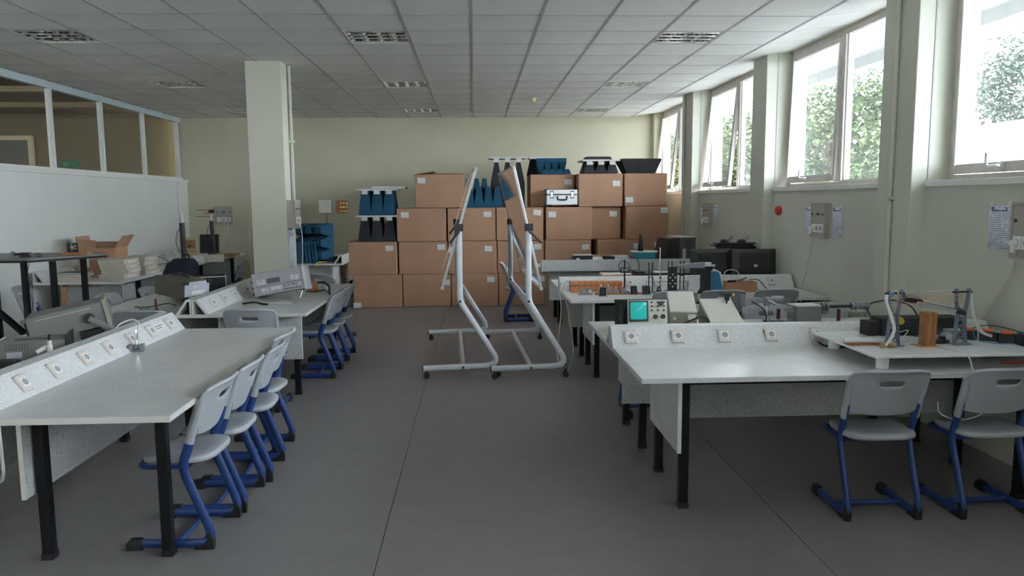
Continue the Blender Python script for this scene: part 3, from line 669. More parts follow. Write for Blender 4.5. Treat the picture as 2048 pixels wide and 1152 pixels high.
for i, (a, b, l, yf, lab, txt) in enumerate(boxes):
    carton(a, b, lev[l], lev[l] + BH, yf, 'brown cardboard box, ' + txt, lab, flaps=(i == 17), tone='cardboard', depth=BD if i != 9 else 0.9)

# ================================================================== FOAM ABSORBERS
def absorber(label, loc, m, n=4, w=0.56, d=0.56, base=0.07, ph=0.29, tray=False, rot=(0, 0, 0), tip=0.012, group='pyramid foam absorbers', nd=None):
    t = thing('foam_absorber', label, 'foam absorber', loc, group=group, rot=rot)
    build('base', B(-w / 2, w / 2, -d / 2, d / 2, 0, base), m, t, bevel=0.004)
    nd = nd or n
    cw, cd_ = w / n, d / nd
    py = MB().loft([[(-cw / 2, -cd_ / 2, 0), (cw / 2, -cd_ / 2, 0), (cw / 2, cd_ / 2, 0), (-cw / 2, cd_ / 2, 0)], [(-tip, -tip, ph), (tip, -tip, ph), (tip, tip, ph), (-tip, tip, ph)]])
    me = None
    for i in range(n):
        for j in range(nd):
            o = build('pyramid', me or py, m, t, (-w / 2 + cw * (i + 0.5), -d / 2 + cd_ * (j + 0.5), base)); me = me or o.data
    if tray:
        z = base + ph
        build('packing_tray', B(-w / 2 - 0.03, w / 2 + 0.03, -d / 2 - 0.02, d / 2 + 0.02, z + 0.004, z + 0.03), 'foam_white', t, bevel=0.003)
        bl = None
        for i in range(n):
            o = build('packing_block', bl or B(-0.045, 0.045, -0.03, 0.03, -0.055, 0.004), 'foam_white', t, (-w / 2 + cw * (i + 0.5), -d / 2 + 0.03, z)); bl = bl or o.data
    return t
yA = Y1 + 0.32
absorber('dark grey foam absorber with white packing tray, low, left of the third row', (-1.585, yA, lev[2]), 'foam_dark', 3, 0.60, 0.60, 0.05, 0.345, True, tip=0.05)
absorber('blue foam absorber under a white tray, left end of the box wall', (-1.575, yA, lev[2] + 0.430), 'foam_blue', 3, 0.58, 0.58, 0.06, 0.33, True, tip=0.06)
o = thing('packing_board', 'thin white packing board lying on the left blue absorber', 'board', (-1.36, yA, lev[2] + 0.858)); build('sheet', B(-0.30, 0.24, -0.2, 0.2, 0, 0.025), 'foam_white', o, bevel=0.003); build('rim', B(-0.30, 0.24, -0.205, -0.2, 0, 0.03), 'foam_white', o)
absorber('blue foam absorber with four sharp peaks between the boxes', (0.145, Y1 + 0.20, lev[3]), 'foam_blue', 4, 0.60, 0.36, 0.06, 0.28, tip=0.034, nd=2)
absorber('taller blue foam absorber peeking over the lone top box', (0.03, Y1 + 0.60, lev[3]), 'foam_blue', 3, 0.40, 0.38, 0.20, 0.28, tip=0.034)
absorber('dark foam absorber with three tall peaks under a white rail', (0.555, Y1 + 0.60, lev[3]), 'foam_dark', 3, 0.56, 0.38, 0.40, 0.40, True, tip=0.02, nd=2)
absorber('blue foam absorber turned peaks down on the top row', (1.30, Y1 + 0.68, lev[4] + 0.27), 'foam_blue', 4, 0.50, 0.30, 0.06, 0.20, rot=(R(180), 0, 0), tip=0.03, nd=2)
absorber('small blue foam absorber strip in front on the top row', (1.36, Y1 + 0.40, lev[4]), 'foam_blue', 4, 0.48, 0.12, 0.02, 0.06, tip=0.035, nd=1)
o = thing('packing_board', 'white board on dark foam block behind the top row absorber', 'board', (1.05, Y1 + 0.86, lev[4])); build('foam_block', MB().loft([[(-0.14, -0.02, 0), (0.5, -0.02, 0), (0.5, 0.2, 0), (-0.14, 0.2, 0)], [(-0.08, -0.02, 0.27), (0.44, -0.02, 0.27), (0.44, 0.2, 0.27), (-0.08, 0.2, 0.27)]]), 'foam_dark', o); build('sheet', B(-0.12, 0.36, -0.1, 0.2, 0.272, 0.305), 'foam_white', o, bevel=0.003)
absorber('dark foam absorber with white capped peaks on the top row', (2.06, Y1 + 0.34, lev[4]), 'foam_dark', 3, 0.56, 0.56, 0.02, 0.17, True, tip=0.04)
o = thing('foam_slab', 'dark foam block lying on the white tray of the top row', 'foam absorber', (2.05, Y1 + 0.45, lev[4] + 0.223)); build('block', MB().loft([ring([(-0.24, -0.2), (0.24, -0.2), (0.24, 0.2), (-0.24, 0.2)], 0), ring([(-0.19, -0.18), (0.2, -0.18), (0.2, 0.18), (-0.19, 0.18)], 0.05)]), 'foam_dark', o); build('edge_strip', B(-0.19, 0.2, -0.18, 0.18, 0.05, 0.056), 'black_matte', o)
o = thing('foam_hood', 'dark grey foam hood wider at the top, at the window end of the top row', 'foam absorber', (2.735, Y1 + 0.35, lev[4]))
build('body', MB().loft([ring(rrect(-0.24, 0.24, -0.20, 0.20, 0.01), 0.0), ring(rrect(-0.345, 0.325, -0.28, 0.28, 0.01), 0.215)]), 'foam_dark', o); build('rim', MB().loft([ring(rrect(-0.345, 0.325, -0.28, 0.28, 0.01), 0.215), ring(rrect(-0.33, 0.31, -0.27, 0.27, 0.01), 0.235)]), 'foam_dark', o)
# aluminium flight case on the third row
o = thing('flight_case', 'silver aluminium equipment case with black handle and wheels on a box', 'case', (1.41, Y1 + 0.14, lev[3]), 3); o.scale = (1.12, 1, 1.16)
build('lower_shell', B(-0.235, 0.235, -0.13, 0.13, 0.025, 0.17), 'alu', o, bevel=0.008); build('lid', B(-0.235, 0.235, -0.13, 0.13, 0.175, 0.245), 'alu', o, bevel=0.008)
for x in (-0.15, 0.15):
    l = build('latch', B(x - 0.02, x + 0.02, -0.142, -0.129, 0.13, 0.21), 'chrome', o, bevel=0.002); build('latch_plate', B(x - 0.026, x + 0.026, -0.136, -0.13, 0.12, 0.22), 'black_plastic', l)
build('handle', MB().tube(fillet([(-0.07, -0.135, 0.15), (-0.065, -0.16, 0.10), (0.065, -0.16, 0.10), (0.07, -0.135, 0.15)], 0.03), 0.011), 'black_plastic', o, smooth=True)
for x in (-0.237, 0.237):
    for z in (0.03, 0.238): build('corner_guard', B(x - 0.012, x + 0.012, -0.138, -0.10, z - 0.012, z + 0.012), 'black_plastic', o, bevel=0.003)
for x in (-0.18, 0.17): build('wheel', MB().cyl((x - 0.03, -0.11, 0.024), (x + 0.03, -0.11, 0.024), 0.024), 'black_plastic', o, smooth=True)
build('edge_trim', MB().box(-0.238, 0.238, -0.134, 0.134, 0.166, 0.178).box(-0.240, -0.225, -0.134, -0.12, 0.03, 0.24).box(0.225, 0.240, -0.134, -0.12, 0.03, 0.24), 'black_plastic', o); build('pull_handle', MB().box(-0.20, -0.185, 0.0, 0.012, 0.245, 0.262).box(0.185, 0.20, 0.0, 0.012, 0.245, 0.262), 'black_plastic', o)
# absorbers on the far left bench
absorber('large blue foam absorber standing on edge on the far bench behind the pillar', (-2.50, 12.30, TOP + 0.302), 'foam_blue', 3, 0.52, 0.60, 0.10, 0.24, rot=(R(90), 0, R(-18)), tip=0.05)
t = thing('foam_absorber', 'smaller ribbed blue foam absorber leaning in front on the far bench', 'foam absorber', (-2.60, 11.88, TOP), 12, 'pyramid foam absorbers')
build('body', MB().loft([[(-0.20, -0.05, 0), (0.17, -0.05, 0), (0.17, 0.05, 0), (-0.20, 0.05, 0)], [(-0.17, -0.02, 0.32), (0.12, -0.02, 0.33), (0.12, 0.05, 0.33), (-0.17, 0.05, 0.32)]]), 'foam_blue', t)
for k in range(4): build('rib', MB().loft([[(-0.02 + 0.05 * k, -0.075, 0.01), (0.015 + 0.05 * k, -0.075, 0.01), (0.015 + 0.05 * k, -0.05, 0.01), (-0.02 + 0.05 * k, -0.05, 0.01)], [(-0.05 + 0.05 * k, -0.04, 0.32), (-0.025 + 0.05 * k, -0.04, 0.32), (-0.025 + 0.05 * k, -0.02, 0.32), (-0.05 + 0.05 * k, -0.02, 0.32)]]), 'foam_blue', t)
# ================================================================== WALL FITTINGS
def notice(label, loc, rz, w=0.20, h=0.29):
    t = thing('paper_notice', label, 'notice', loc, rz, 'paper notices on the walls')
    n = 7; vs_ = []; fs_ = []
    for i in range(n + 1):
        x = -w / 2 + w * i / n; b = 0.004 * math.sin(i * 1.7)
        vs_ += [(x, -0.003 - abs(b), 0), (x, -0.003 - abs(b) * 0.5, h)]
    for i in range(n): fs_.append([2 * i, 2 * i + 2, 2 * i + 3, 2 * i + 1])
    o = build('sheet', MB().add(vs_, fs_), 'notice_print', t, smooth=True); o.modifiers.new('s', 'SOLIDIFY').thickness = 0.0015
    build('heading', B(-w * 0.34, w * 0.34, -0.0095, -0.0085, h * 0.87, h * 0.895), 'notice_head', t)
    build('crest', MB().cyl((-w * 0.32, -0.0095, h * 0.93), (-w * 0.32, -0.0085, h * 0.93), 0.012), 'notice_head', t); build('emblem', B(w * 0.27, w * 0.34, -0.0095, -0.0085, h * 0.905, h * 0.955), 'notice_head', t)
    for sx in (-1, 1): build('tape_strip', B(sx * w * 0.4 - 0.012, sx * w * 0.4 + 0.012, -0.006, -0.001, h - 0.01, h + 0.025), 'foam_white', t)
def fusebox(label, loc, rz, w=0.31, h=0.34, d=0.05, plug=True):
    t = thing('socket_cabinet', label, 'socket box', loc, rz, 'wall socket cabinets')
    build('cabinet', B(-w / 2, w / 2, -d, 0, 0, h), 'cabinet_grey', t, bevel=0.004)
    f = MB(); e = 0.014
    f.box(-w / 2 - 0.006, -w / 2 + e, -d - 0.006, -d + 0.01, -0.006, h + 0.006).box(w / 2 - e, w / 2 + 0.006, -d - 0.006, -d + 0.01, -0.006, h + 0.006).box(-w / 2 + e, w / 2 - e, -d - 0.006, -d + 0.01, -0.006, e).box(-w / 2 + e, w / 2 - e, -d - 0.006, -d + 0.01, h - e, h + 0.006)
    build('frame', f, 'cabinet_grey', t, bevel=0.002)
    build('door', B(-w / 2 + 0.02, w / 2 - 0.02, -d - 0.004, -d + 0.002, h * 0.47, h - 0.02), 'cabinet_grey', t, bevel=0.002)
    build('breaker_window', B(-0.035, 0.035, -d - 0.008, -d - 0.003, h * 0.66, h * 0.72), 'knob_dark', t)
    for sx in (-1, 1): build('lock', MB().cyl((sx * w * 0.36, -d - 0.010, h * 0.68), (sx * w * 0.36, -d - 0.003, h * 0.68), 0.012), 'knob_dark', t)
    for k in range(3):
        x = -w * 0.27 + k * w * 0.27
        o = build('socket', B(x - 0.036, x + 0.036, -d - 0.014, -d + 0.001, h * 0.16, h * 0.40), 'socket_white', t, bevel=0.003)
        build('socket_well', MB().cyl((x, -d - 0.0155, h * 0.28), (x, -d - 0.0135, h * 0.28), 0.022, n=16), 'socket_hole', o)
    if plug: build('plug', MB().cyl((-w * 0.27, -d - 0.05, h * 0.28), (-w * 0.27, -d - 0.014, h * 0.28), 0.018).box(-w * 0.27 - 0.012, -w * 0.27 + 0.012, -d - 0.045, -d - 0.03, h * 0.10, h * 0.28), 'socket_white', t)
def cable(label, pts, r=0.004, m='cable_white', n=8, name='cable'):
    p = [Vector(q) for q in pts]; o = p[0].copy()
    c = build(name, MB().tube(spline([q - o for q in p], n), r, 6), m, None, o, smooth=True); tag(c, label, 'cable'); return c
fusebox('beige wall socket cabinet between two notices, nearer of the far pair under the windows', (XR, 7.355, 1.33), -90)
notice('paper notice on the camera side of the middle socket cabinet', (XR, 7.05, 1.345), -90); notice('paper notice on the far side of the middle socket cabinet', (XR, 7.66, 1.345), -90)
fusebox('small-looking beige socket cabinet under the third window', (XR, 11.0, 1.32), -90)
notice('paper notice on the camera side of the third window cabinet', (XR, 10.68, 1.34), -90); notice('paper notice on the far side of the third window cabinet', (XR, 11.31, 1.34), -90)
fusebox('beige socket cabinet cut by the picture edge under the nearest window', (XR, 4.485, 1.34), -90)
notice('crumpled paper notice taped to the wall under the nearest window', (XR, 4.815, 1.375), -90, 0.21, 0.29)
cable('thin grey cable hanging from the middle socket cabinet down the wall', [(XR - 0.07, 7.43, 1.42), (XR - 0.04, 7.5, 1.3), (XR - 0.02, 7.65, 1.0), (XR - 0.02, 7.75, 0.78), (XR - 0.02, 7.78, 0.5)], 0.004)
for k in (0, 1): cable('thin cable hanging down the wall at the picture edge, %s one' % ['outer', 'inner'][k], [(XR - 0.06, 4.6 - 0.03 * k, 1.40), (XR - 0.02, 4.66 + 0.02 * k, 1.2), (XR - 0.03, 4.85 + 0.03 * k, 0.95), (XR - 0.10, 4.90 + 0.04 * k, 0.79)], 0.004, 'socket_beige')
al = thing('alarm_button', 'round red alarm unit on the window wall beside a pillar', 'alarm', (XR, 8.42, 1.585), -90)
build('alarm_ring', MB().lathe([(0.052, 0), (0.055, 0.03), (0.045, 0.045)], 24, RM(90)), 'red_plastic', al, smooth=True); build('alarm_face', MB().lathe([(0.034, 0.044), (0.030, 0.050)], 20, RM(90)), 'red_plastic', al, smooth=True)
def conduit(label, x, y, z0, z1, bs, r=0.016):
    t = thing('wall_conduit', label, 'conduit', (x, y, 0), group='vertical conduits')
    build('pipe', MB().cyl((0, 0, z0), (0, 0, z1), r), 'wall_side', t, smooth=True)
    for z in bs: build('clamp', B(-r - 0.006, r + 0.02, -r - 0.012, r + 0.012, z, z + 0.03), 'wall_side', t, bevel=0.003)
conduit('painted conduit running up the nearest window pillar', 3.28, 5.90, 0.4, 3.34, (1.70,), 0.02)
conduit('painted conduit running up the far window pillar', 3.28, 11.93, 0.4, 3.32, (1.55, 0.9), 0.02)
conduit('second thin conduit beside it on the far pillar', 3.28, 11.99, 1.9, 3.32, (3.2,), 0.013)
conduit('conduit on the window side of the free-standing pillar', -2.125, 9.10, 1.73, CEIL - 0.01, (2.4,), 0.02)
fusebox('grey socket box on the side of the free-standing pillar', (-2.15, 8.98, 1.42), 90, 0.26, 0.32, 0.09)
notice('paper notice below the socket box on the free-standing pillar', (-2.15, 8.98, 0.93), 90, 0.24, 0.46)
t = thing('socket_cabinet', 'narrow pale cabinet on the shaded side of the free-standing pillar', 'socket box', (-2.55, 9.05, 1.42), -90, 'wall socket cabinets')
build('cabinet', B(-0.13, 0.13, -0.06, 0, 0, 0.32), 'wall', t, bevel=0.004); build('door', B(-0.11, 0.11, -0.066, -0.06, 0.02, 0.30), 'wall', t, bevel=0.002)
cable('white cable hanging from the pillar socket box to the bench', [(-2.03, 8.93, 1.52), (-2.0, 8.91, 1.3), (-2.01, 8.90, 1.0), (-2.02, 8.80, 0.79)], 0.006)
cable('thin cable hanging on the shaded side of the pillar', [(-2.62, 8.98, 1.43), (-2.62, 8.96, 1.2), (-2.61, 8.95, 0.9), (-2.62, 8.95, 0.6)], 0.006)
fusebox('beige socket cabinet on the back wall above the corner bench', (-4.74, YB, 1.31), 0, 0.33, 0.33)
for k in (0, 1): cable('grey cable from the back wall cabinet, %s' % ['first', 'second'][k], [(-4.72 + 0.05 * k, YB - 0.08, 1.36), (-4.75 + 0.04 * k, YB - 0.03, 1.1), (-4.82 + 0.04 * k, YB - 0.03, 0.85)], 0.006)

# ================================================================== INSTRUMENT HELPERS
def case(name, label, cat, loc, rz, w, d, h, body, face, feet=True, rot=None, bev=0.005, group=None):
    """instrument case, front towards local -y"""
    t = thing(name, label, cat, loc, rz, group, rot)
    z = 0.012 if feet else 0.0
    build('body', B(-w / 2, w / 2, -d / 2, d / 2, z, h), body, t, bevel=bev)
    if face: build('front_panel', B(-w / 2 + 0.004, w / 2 - 0.004, -d / 2 - 0.008, -d / 2 + 0.001, z + 0.004, h - 0.004), face, t, bevel=0.003)
    if feet:
        for sx in (-1, 1):
            for sy in (-1, 1): build('foot', MB().cyl((sx * (w / 2 - 0.03), sy * (d / 2 - 0.03), 0), (sx * (w / 2 - 0.03), sy * (d / 2 - 0.03), 0.014), 0.012), 'knob_dark', t)
    return t
def knob(t, x, y, z, r, m='knob_dark', l=0.014): return build('knob', MB().cyl((x, y, z), (x, y - l, z), r, r * 0.85, 14), m, t, smooth=True)

# ---- oscilloscope
t = case('oscilloscope', 'grey oscilloscope with turquoise screen on the bench behind the socket strip', 'oscilloscope', (1.175, 5.33, TOP + 0.008), 0, 0.285, 0.40, 0.225, 'black_matte', 'beige_case', rot=(R(-7), 0, R(2)))
yf = -0.209
b = build('screen_bezel', B(-0.132, 0.005, yf - 0.006, yf, 0.072, 0.218), 'knob_dark', t, bevel=0.004)
build('screen', MB().loft([[(p[0], yf - 0.0065, p[1]) for p in rrect(-0.122, -0.008, 0.088, 0.208, 0.014)], [(p[0], yf - 0.010, p[1]) for p in rrect(-0.112, -0.018, 0.098, 0.198, 0.014)]][::-1]), 'crt_screen', b, smooth=True)
for i in range(3):
    for j in range(3): knob(t, 0.03 + 0.042 * i, yf, 0.205 - 0.028 * j, 0.007 if (i, j) != (2, 1) else 0.006)
for x, z, r in ((0.095, 0.195, 0.018), (0.055, 0.105, 0.017), (0.108, 0.105, 0.017)): knob(t, x, yf - 0.001, z, r)
for i in range(6): knob(t, 0.028 + 0.02 * i, yf, 0.05, 0.006)
for i in range(3): knob(t, -0.07 + 0.035 * i, yf, 0.045, 0.008)
for i in range(9): build('vent_slot', B(-0.1435, -0.1425, -0.10 + 0.001, 0.02, 0.06 + 0.015 * i, 0.066 + 0.015 * i), 'knob_dark', t)
build('carry_handle', MB().tube(fillet([(-0.148, -0.02, 0.11), (-0.155, -0.12, 0.08), (-0.155, -0.15, 0.16)], 0.02), 0.012, 8), 'knob_dark', t, smooth=True)

# ---- beige tilted cases behind the strip
t = thing('power_supply', 'beige sloping instrument case with olive front beside the oscilloscope', 'instrument', (1.525, 5.52, TOP), -10)
build('body', MB().prism([(-0.15, 0), (0.15, 0), (0.15, 0.245), (-0.15, 0.135)], -0.10, 0.095, 'x'), 'beige_case', t, bevel=0.004)
build('front_panel', B(-0.098, 0.093, -0.156, -0.149, 0.006, 0.128), 'olive_case', t, bevel=0.002)
for x in (-0.065, 0.045): build('terminal', MB().cyl((x, -0.165, 0.085), (x, -0.156, 0.085), 0.012), 'alu', t, smooth=True)
build('rating_label', B(0.03, 0.085, -0.158, -0.156, 0.08, 0.115), 'label_print', t)
t = thing('power_supply', 'beige slanting instrument case in the middle of the row behind the socket strip', 'instrument', (1.79, 5.33, TOP), -2)
build('body', MB().prism([(-0.16, 0.004), (0.16, 0.004), (0.16, 0.212), (-0.16, 0.088)], -0.15, 0.085, 'x'), 'beige_case', t, bevel=0.004)
build('front_lip', B(-0.152, 0.087, -0.168, -0.16, 0.055, 0.088), 'beige_case', t, bevel=0.003)
build('side_panel', MB().prism([(-0.14, 0.02), (0.14, 0.02), (0.14, 0.185), (-0.14, 0.08)], -0.1525, -0.150, 'x'), 'olive_case', t)
cable('short black lead between the two beige cases', [(1.50, 5.34, 0.83), (1.52, 5.24, 0.87), (1.56, 5.16, 0.905), (1.60, 5.12, 0.89), (1.605, 5.12, 0.80)], 0.005, 'cable_black')
# ---- microwave bench: horn antenna, oscillator box, waveguide
t = thing('horn_antenna', 'grey horn antenna on a chrome rod clamp behind the socket strip', 'antenna', (2.13, 5.42, TOP))
build('foot', MB().cyl((0, 0, 0), (0, 0, 0.018), 0.055, 0.045, 18), 'metal_grey', t, smooth=True)
build('rod', MB().cyl((0, 0, 0.018), (0, 0, 0.19), 0.009), 'chrome', t, smooth=True)
build('clamp', MB().box(-0.02, 0.02, -0.02, 0.02, 0.16, 0.225).cyl((-0.01, -0.03, 0.205), (0.05, -0.03, 0.175), 0.012), 'metal_grey', t, bevel=0.003)
build('clamp', MB().box(-0.02, 0.022, -0.022, 0.02, 0.035, 0.075).cyl((0.0, -0.03, 0.055), (-0.04, -0.03, 0.07), 0.012), 'metal_grey', t, bevel=0.003)
build('horn', MB().loft([[(-0.175, -0.04, 0.165), (-0.175, 0.04, 0.165), (-0.175, 0.04, 0.24), (-0.175, -0.04, 0.24)], [(-0.02, -0.012, 0.190), (-0.02, 0.012, 0.190), (-0.02, 0.012, 0.212), (-0.02, -0.012, 0.212)]]), 'metal_grey', t)
build('flange', B(-0.182, -0.175, -0.045, 0.045, 0.16, 0.245), 'metal_grey', t, bevel=0.002)
build('coax_adapter', MB().cyl((-0.275, 0, 0.245), (-0.24, 0, 0.245), 0.007).box(-0.315, -0.285, -0.012, 0.012, 0.205, 0.262).cyl((-0.36, 0, 0.255), (-0.235, 0, 0.245), 0.005), 'black_plastic', t, smooth=True)
build('connector', MB().cyl((-0.262, 0, 0.245), (-0.245, 0, 0.245), 0.010), 'brass', t, smooth=True)
build('arm', MB().cyl((-0.31, 0, 0.0), (-0.30, 0, 0.21), 0.006), 'black_plastic', t, smooth=True)
build('waveguide', B(0.02, 0.14, -0.012, 0.012, 0.035, 0.06), 'metal_grey', t, bevel=0.002)
t = case('oscillator_box', 'grey-green box with pale lid in the waveguide setup', 'instrument', (2.40, 5.40, TOP), 3, 0.19, 0.15, 0.165, 'grey_case', None, False)
build('lid', B(-0.096, 0.096, -0.076, 0.076, 0.165, 0.172), 'panel_white', t, bevel=0.002); build('flange', B(0.095, 0.103, -0.06, 0.06, 0.02, 0.16), 'metal_grey', t)
for z in (0.045, 0.135): build('coupling', MB().loft([[(-0.096, -0.03, z - 0.022), (-0.096, 0.03, z - 0.022), (-0.096, 0.03, z + 0.022), (-0.096, -0.03, z + 0.022)], [(-0.15, -0.012, z - 0.01), (-0.15, 0.012, z - 0.01), (-0.15, 0.012, z + 0.01), (-0.15, -0.012, z + 0.01)]]), 'metal_grey', t)
t = thing('waveguide_probe', 'black slotted waveguide tube on a maroon post beside the grey-green box', 'instrument', (2.74, 5.42, TOP))
build('post', MB().cyl((-0.07, 0, 0), (-0.07, 0, 0.13), 0.013), 'maroon', t, smooth=True); build('post_foot', MB().cyl((-0.07, 0, 0), (-0.07, 0, 0.012), 0.035), 'maroon', t)
build('tube', MB().cyl((-0.22, 0, 0.15), (0.03, 0, 0.15), 0.012), 'black_plastic', t, smooth=True)
build('detector', MB().cyl((0.03, 0, 0.15), (0.14, 0, 0.15), 0.022), 'tower_grey', t, smooth=True)
for x in (-0.20, -0.17, 0.02, 0.05, 0.135): build('ring', MB().cyl((x, 0, 0.15), (x + 0.014, 0, 0.15), 0.030), 'metal_grey', t, smooth=True)
build('lower_guide', B(-0.23, 0.02, -0.012, 0.012, 0.01, 0.03), 'metal_grey', t)
o = thing('support_post', 'short maroon post between the horn antenna and the grey-green box', 'post', (2.225, 5.44, TOP)); build('shaft', MB().cyl((0, 0, 0), (0, 0, 0.135), 0.013), 'maroon', o, smooth=True); build('foot', MB().cyl((0, 0, 0), (0, 0, 0.012), 0.03), 'maroon', o)
cable('black cable looping from the waveguide detector to the bench', [(2.88, 5.42, 0.93), (2.92, 5.38, 0.96), (3.0, 5.3, 0.985), (3.07, 5.2, 0.96), (3.1, 5.15, 0.90), (3.12, 5.1, 0.80)], 0.006, 'cable_black')
cable('black cable dropping from the waveguide detector onto the socket strip', [(2.87, 5.40, 0.91), (2.84, 5.28, 0.86), (2.76, 5.12, 0.80), (2.62, 5.05, 0.785), (2.5, 5.05, 0.785)], 0.006, 'cable_black')
cable('black cable hanging from the horn antenna', [(2.0, 5.40, 0.98), (2.06, 5.30, 0.93), (2.06, 5.25, 0.86), (2.0, 5.2, 0.80), (1.93, 5.2, 0.785)], 0.005, 'cable_black')

# ================================================================== PLATFORM
PZ = 0.862
t = thing('raised_platform', 'white glossy raised platform on short round legs on the front window-side bench', 'platform', (2.17, 3.97, TOP))
build('top', B(0, 1.19, 0, 0.78, 0.07, 0.085), 'acrylic_white', t, bevel=0.003)
for x, y in ((0.09, 0.09), (0.09, 0.66), (1.1, 0.09), (1.1, 0.66)): build('leg', MB().cyl((x, y, 0), (x, y, 0.07), 0.036, n=20), 'acrylic_white', t, smooth=True)
def lattice(label, x, y, rz):
    t = thing('lattice_tower', label, 'model tower', (x, y, PZ), rz, 'grey lattice towers')
    build('foot', B(-0.055, 0.055, -0.035, 0.035, 0, 0.008), 'tower_grey', t, bevel=0.002)
    for s in (-1, 1):
        build('upright', MB().tube([(s * 0.040, 0, 0.006), (s * 0.030, 0, 0.10), (s * 0.024, 0, 0.19), (s * 0.036, 0, 0.25), (s * 0.042, 0, 0.33)], 0.010, 4, 1.6, (0, 1, 0)), 'tower_grey', t)
    for k in range(5):
        z0 = 0.015 + 0.036 * k; w0 = 0.036 - 0.003 * k
        for s in (-1, 1): build('brace', MB().tube([(s * w0, -0.006 * s, z0), (-s * (w0 - 0.002), -0.006 * s, z0 + 0.036)], 0.005, 4), 'tower_grey', t)
    build('arm', MB().tube([(-0.04, 0, 0.25), (-0.01, 0, 0.20)], 0.008, 4), 'tower_grey', t); build('crosspiece', B(-0.06, 0.06, -0.01, 0.01, 0.305, 0.315), 'black_plastic', t)
lattice('grey lattice tower nearer the aisle, carrying thin wires, on the white platform', 2.415, 4.24, 8)
lattice('grey lattice tower nearer the wall, carrying thin wires, on the white platform', 2.83, 4.26, 8)
for k, (z, dy, m) in enumerate(((1.175, 0.03, 'cable_white'), (1.15, -0.02, 'copper'), (1.135, 0.0, 'copper'), (1.12, -0.03, 'copper'))):
    cable('thin %s wire stretched between the lattice towers, %s' % (['white', 'copper', 'copper', 'copper'][k], ['uppermost', 'second', 'third', 'lowest'][k]), [(2.42, 4.24 + dy, z - 0.004 * k), (2.62, 4.25 + dy, z), (2.83, 4.26 + dy, z + 0.008)], 0.0018, m, name='wire')
t = thing('wooden_block', 'upright brown wooden block on a small plywood base on the platform', 'wood block', (2.62, 4.23, PZ), 6)
build('base', B(-0.075, 0.040, -0.05, 0.05, 0, 0.005), 'plywood', t); build('block', B(-0.038, 0.010, -0.03, 0.03, 0.005, 0.20), 'wood_block', t, bevel=0.002); build('block_half', B(0.011, 0.032, -0.03, 0.03, 0.005, 0.198), 'wood_block', t, bevel=0.002)
t = thing('metal_bar', 'black and silver rail tilted across the wooden block', 'rail', (2.67, 4.25, PZ + 0.222), rot=(R(14), R(13), R(-6)))
build('bar', B(-0.20, 0.16, -0.03, 0.03, 0, 0.02), 'black_plastic', t, bevel=0.002); build('rail_edge', B(-0.13, 0.10, -0.036, -0.03, -0.006, 0.022), 'alu', t); build('rail_top', B(-0.13, 0.10, -0.012, 0.010, 0.02, 0.024), 'alu', t); build('head', B(-0.20, -0.10, -0.035, 0.035, 0.012, 0.034), 'black_plastic', t, bevel=0.003)
t = thing('heat_sink_bar', 'white slotted bar on a brown circuit board on the platform', 'circuit board', (2.24, 4.30, PZ), -3)
build('board', B(-0.07, 0.13, -0.035, 0.035, 0.003, 0.014), 'circuit', t); build('bar', MB().box(-0.085, 0.14, -0.02, 0.0, 0.016, 0.036).box(-0.075, 0.14, 0.008, 0.03, 0.016, 0.036), 'acrylic_white', t, bevel=0.002); build('spacer', B(-0.06, 0.12, -0.03, 0.03, 0, 0.003), 'copper', t)
for k, (x, y, rz, lb) in enumerate(((2.33, 4.20, 70, 'lying cork stopper beside the lattice tower, further from it'), (2.385, 4.185, 20, 'lying cork stopper beside the lattice tower foot'))):
    o = thing('cork_stopper', lb, 'cork', (x, y, PZ + 0.014), rz); build('cork', MB().cyl((-0.022, 0, 0), (0.022, 0, 0), 0.014, 0.011, 14), 'cork', o, smooth=True); build('pin', MB().cyl((-0.03, 0, 0), (-0.02, 0, 0), 0.003), 'brass', o)
cable('thick white tube bowing down from the aisle-side tower', [(2.375, 4.24, 1.17), (2.355, 4.22, 1.13), (2.38, 4.21, 1.05), (2.40, 4.20, 0.97), (2.38, 4.20, 0.91), (2.345, 4.19, PZ + 0.010)], 0.010, 'foam_white', name='tube')
cable('thick white tube curving from the wall-side tower to the black boxes', [(2.885, 4.26, 1.15), (2.90, 4.27, 1.08), (2.93, 4.28, 1.0), (2.98, 4.29, 0.93), (3.05, 4.30, 0.90)], 0.009, 'foam_white', name='tube')
t = thing('blue_wire_knot', 'bundle of blue wires knotted at the aisle-side tower top', 'wire bundle', (2.39, 4.23, 1.17))
for k in range(4): build('wire', MB().tube(spline([(-0.02, 0, -0.01 * k), (0.0, -0.02, 0.015 - 0.008 * k), (0.03, 0.01 * k, 0.012), (0.05, 0, -0.01)]), 0.003, 5), 'blue_plastic' if k else 'cream_plastic', t, smooth=True)
o = thing('yellow_plug', 'yellow plug with a metal tip hanging behind the aisle-side tower', 'plug', (2.50, 4.33, 1.0), rot=(0, R(35), 0))
build('grip', MB().lathe([(0.012, -0.03), (0.02, -0.015), (0.02, 0.02), (0.013, 0.03)], 14, RM(0, 90)), 'yellow_plastic', o, smooth=True); build('tip', MB().cyl((-0.065, 0, 0), (-0.03, 0, 0), 0.010), 'alu', o, smooth=True); build('lead', MB().tube(spline([(0.03, 0, 0), (0.07, 0.03, 0.03), (0.12, 0.07, 0.02)]), 0.004), 'cable_black', o)
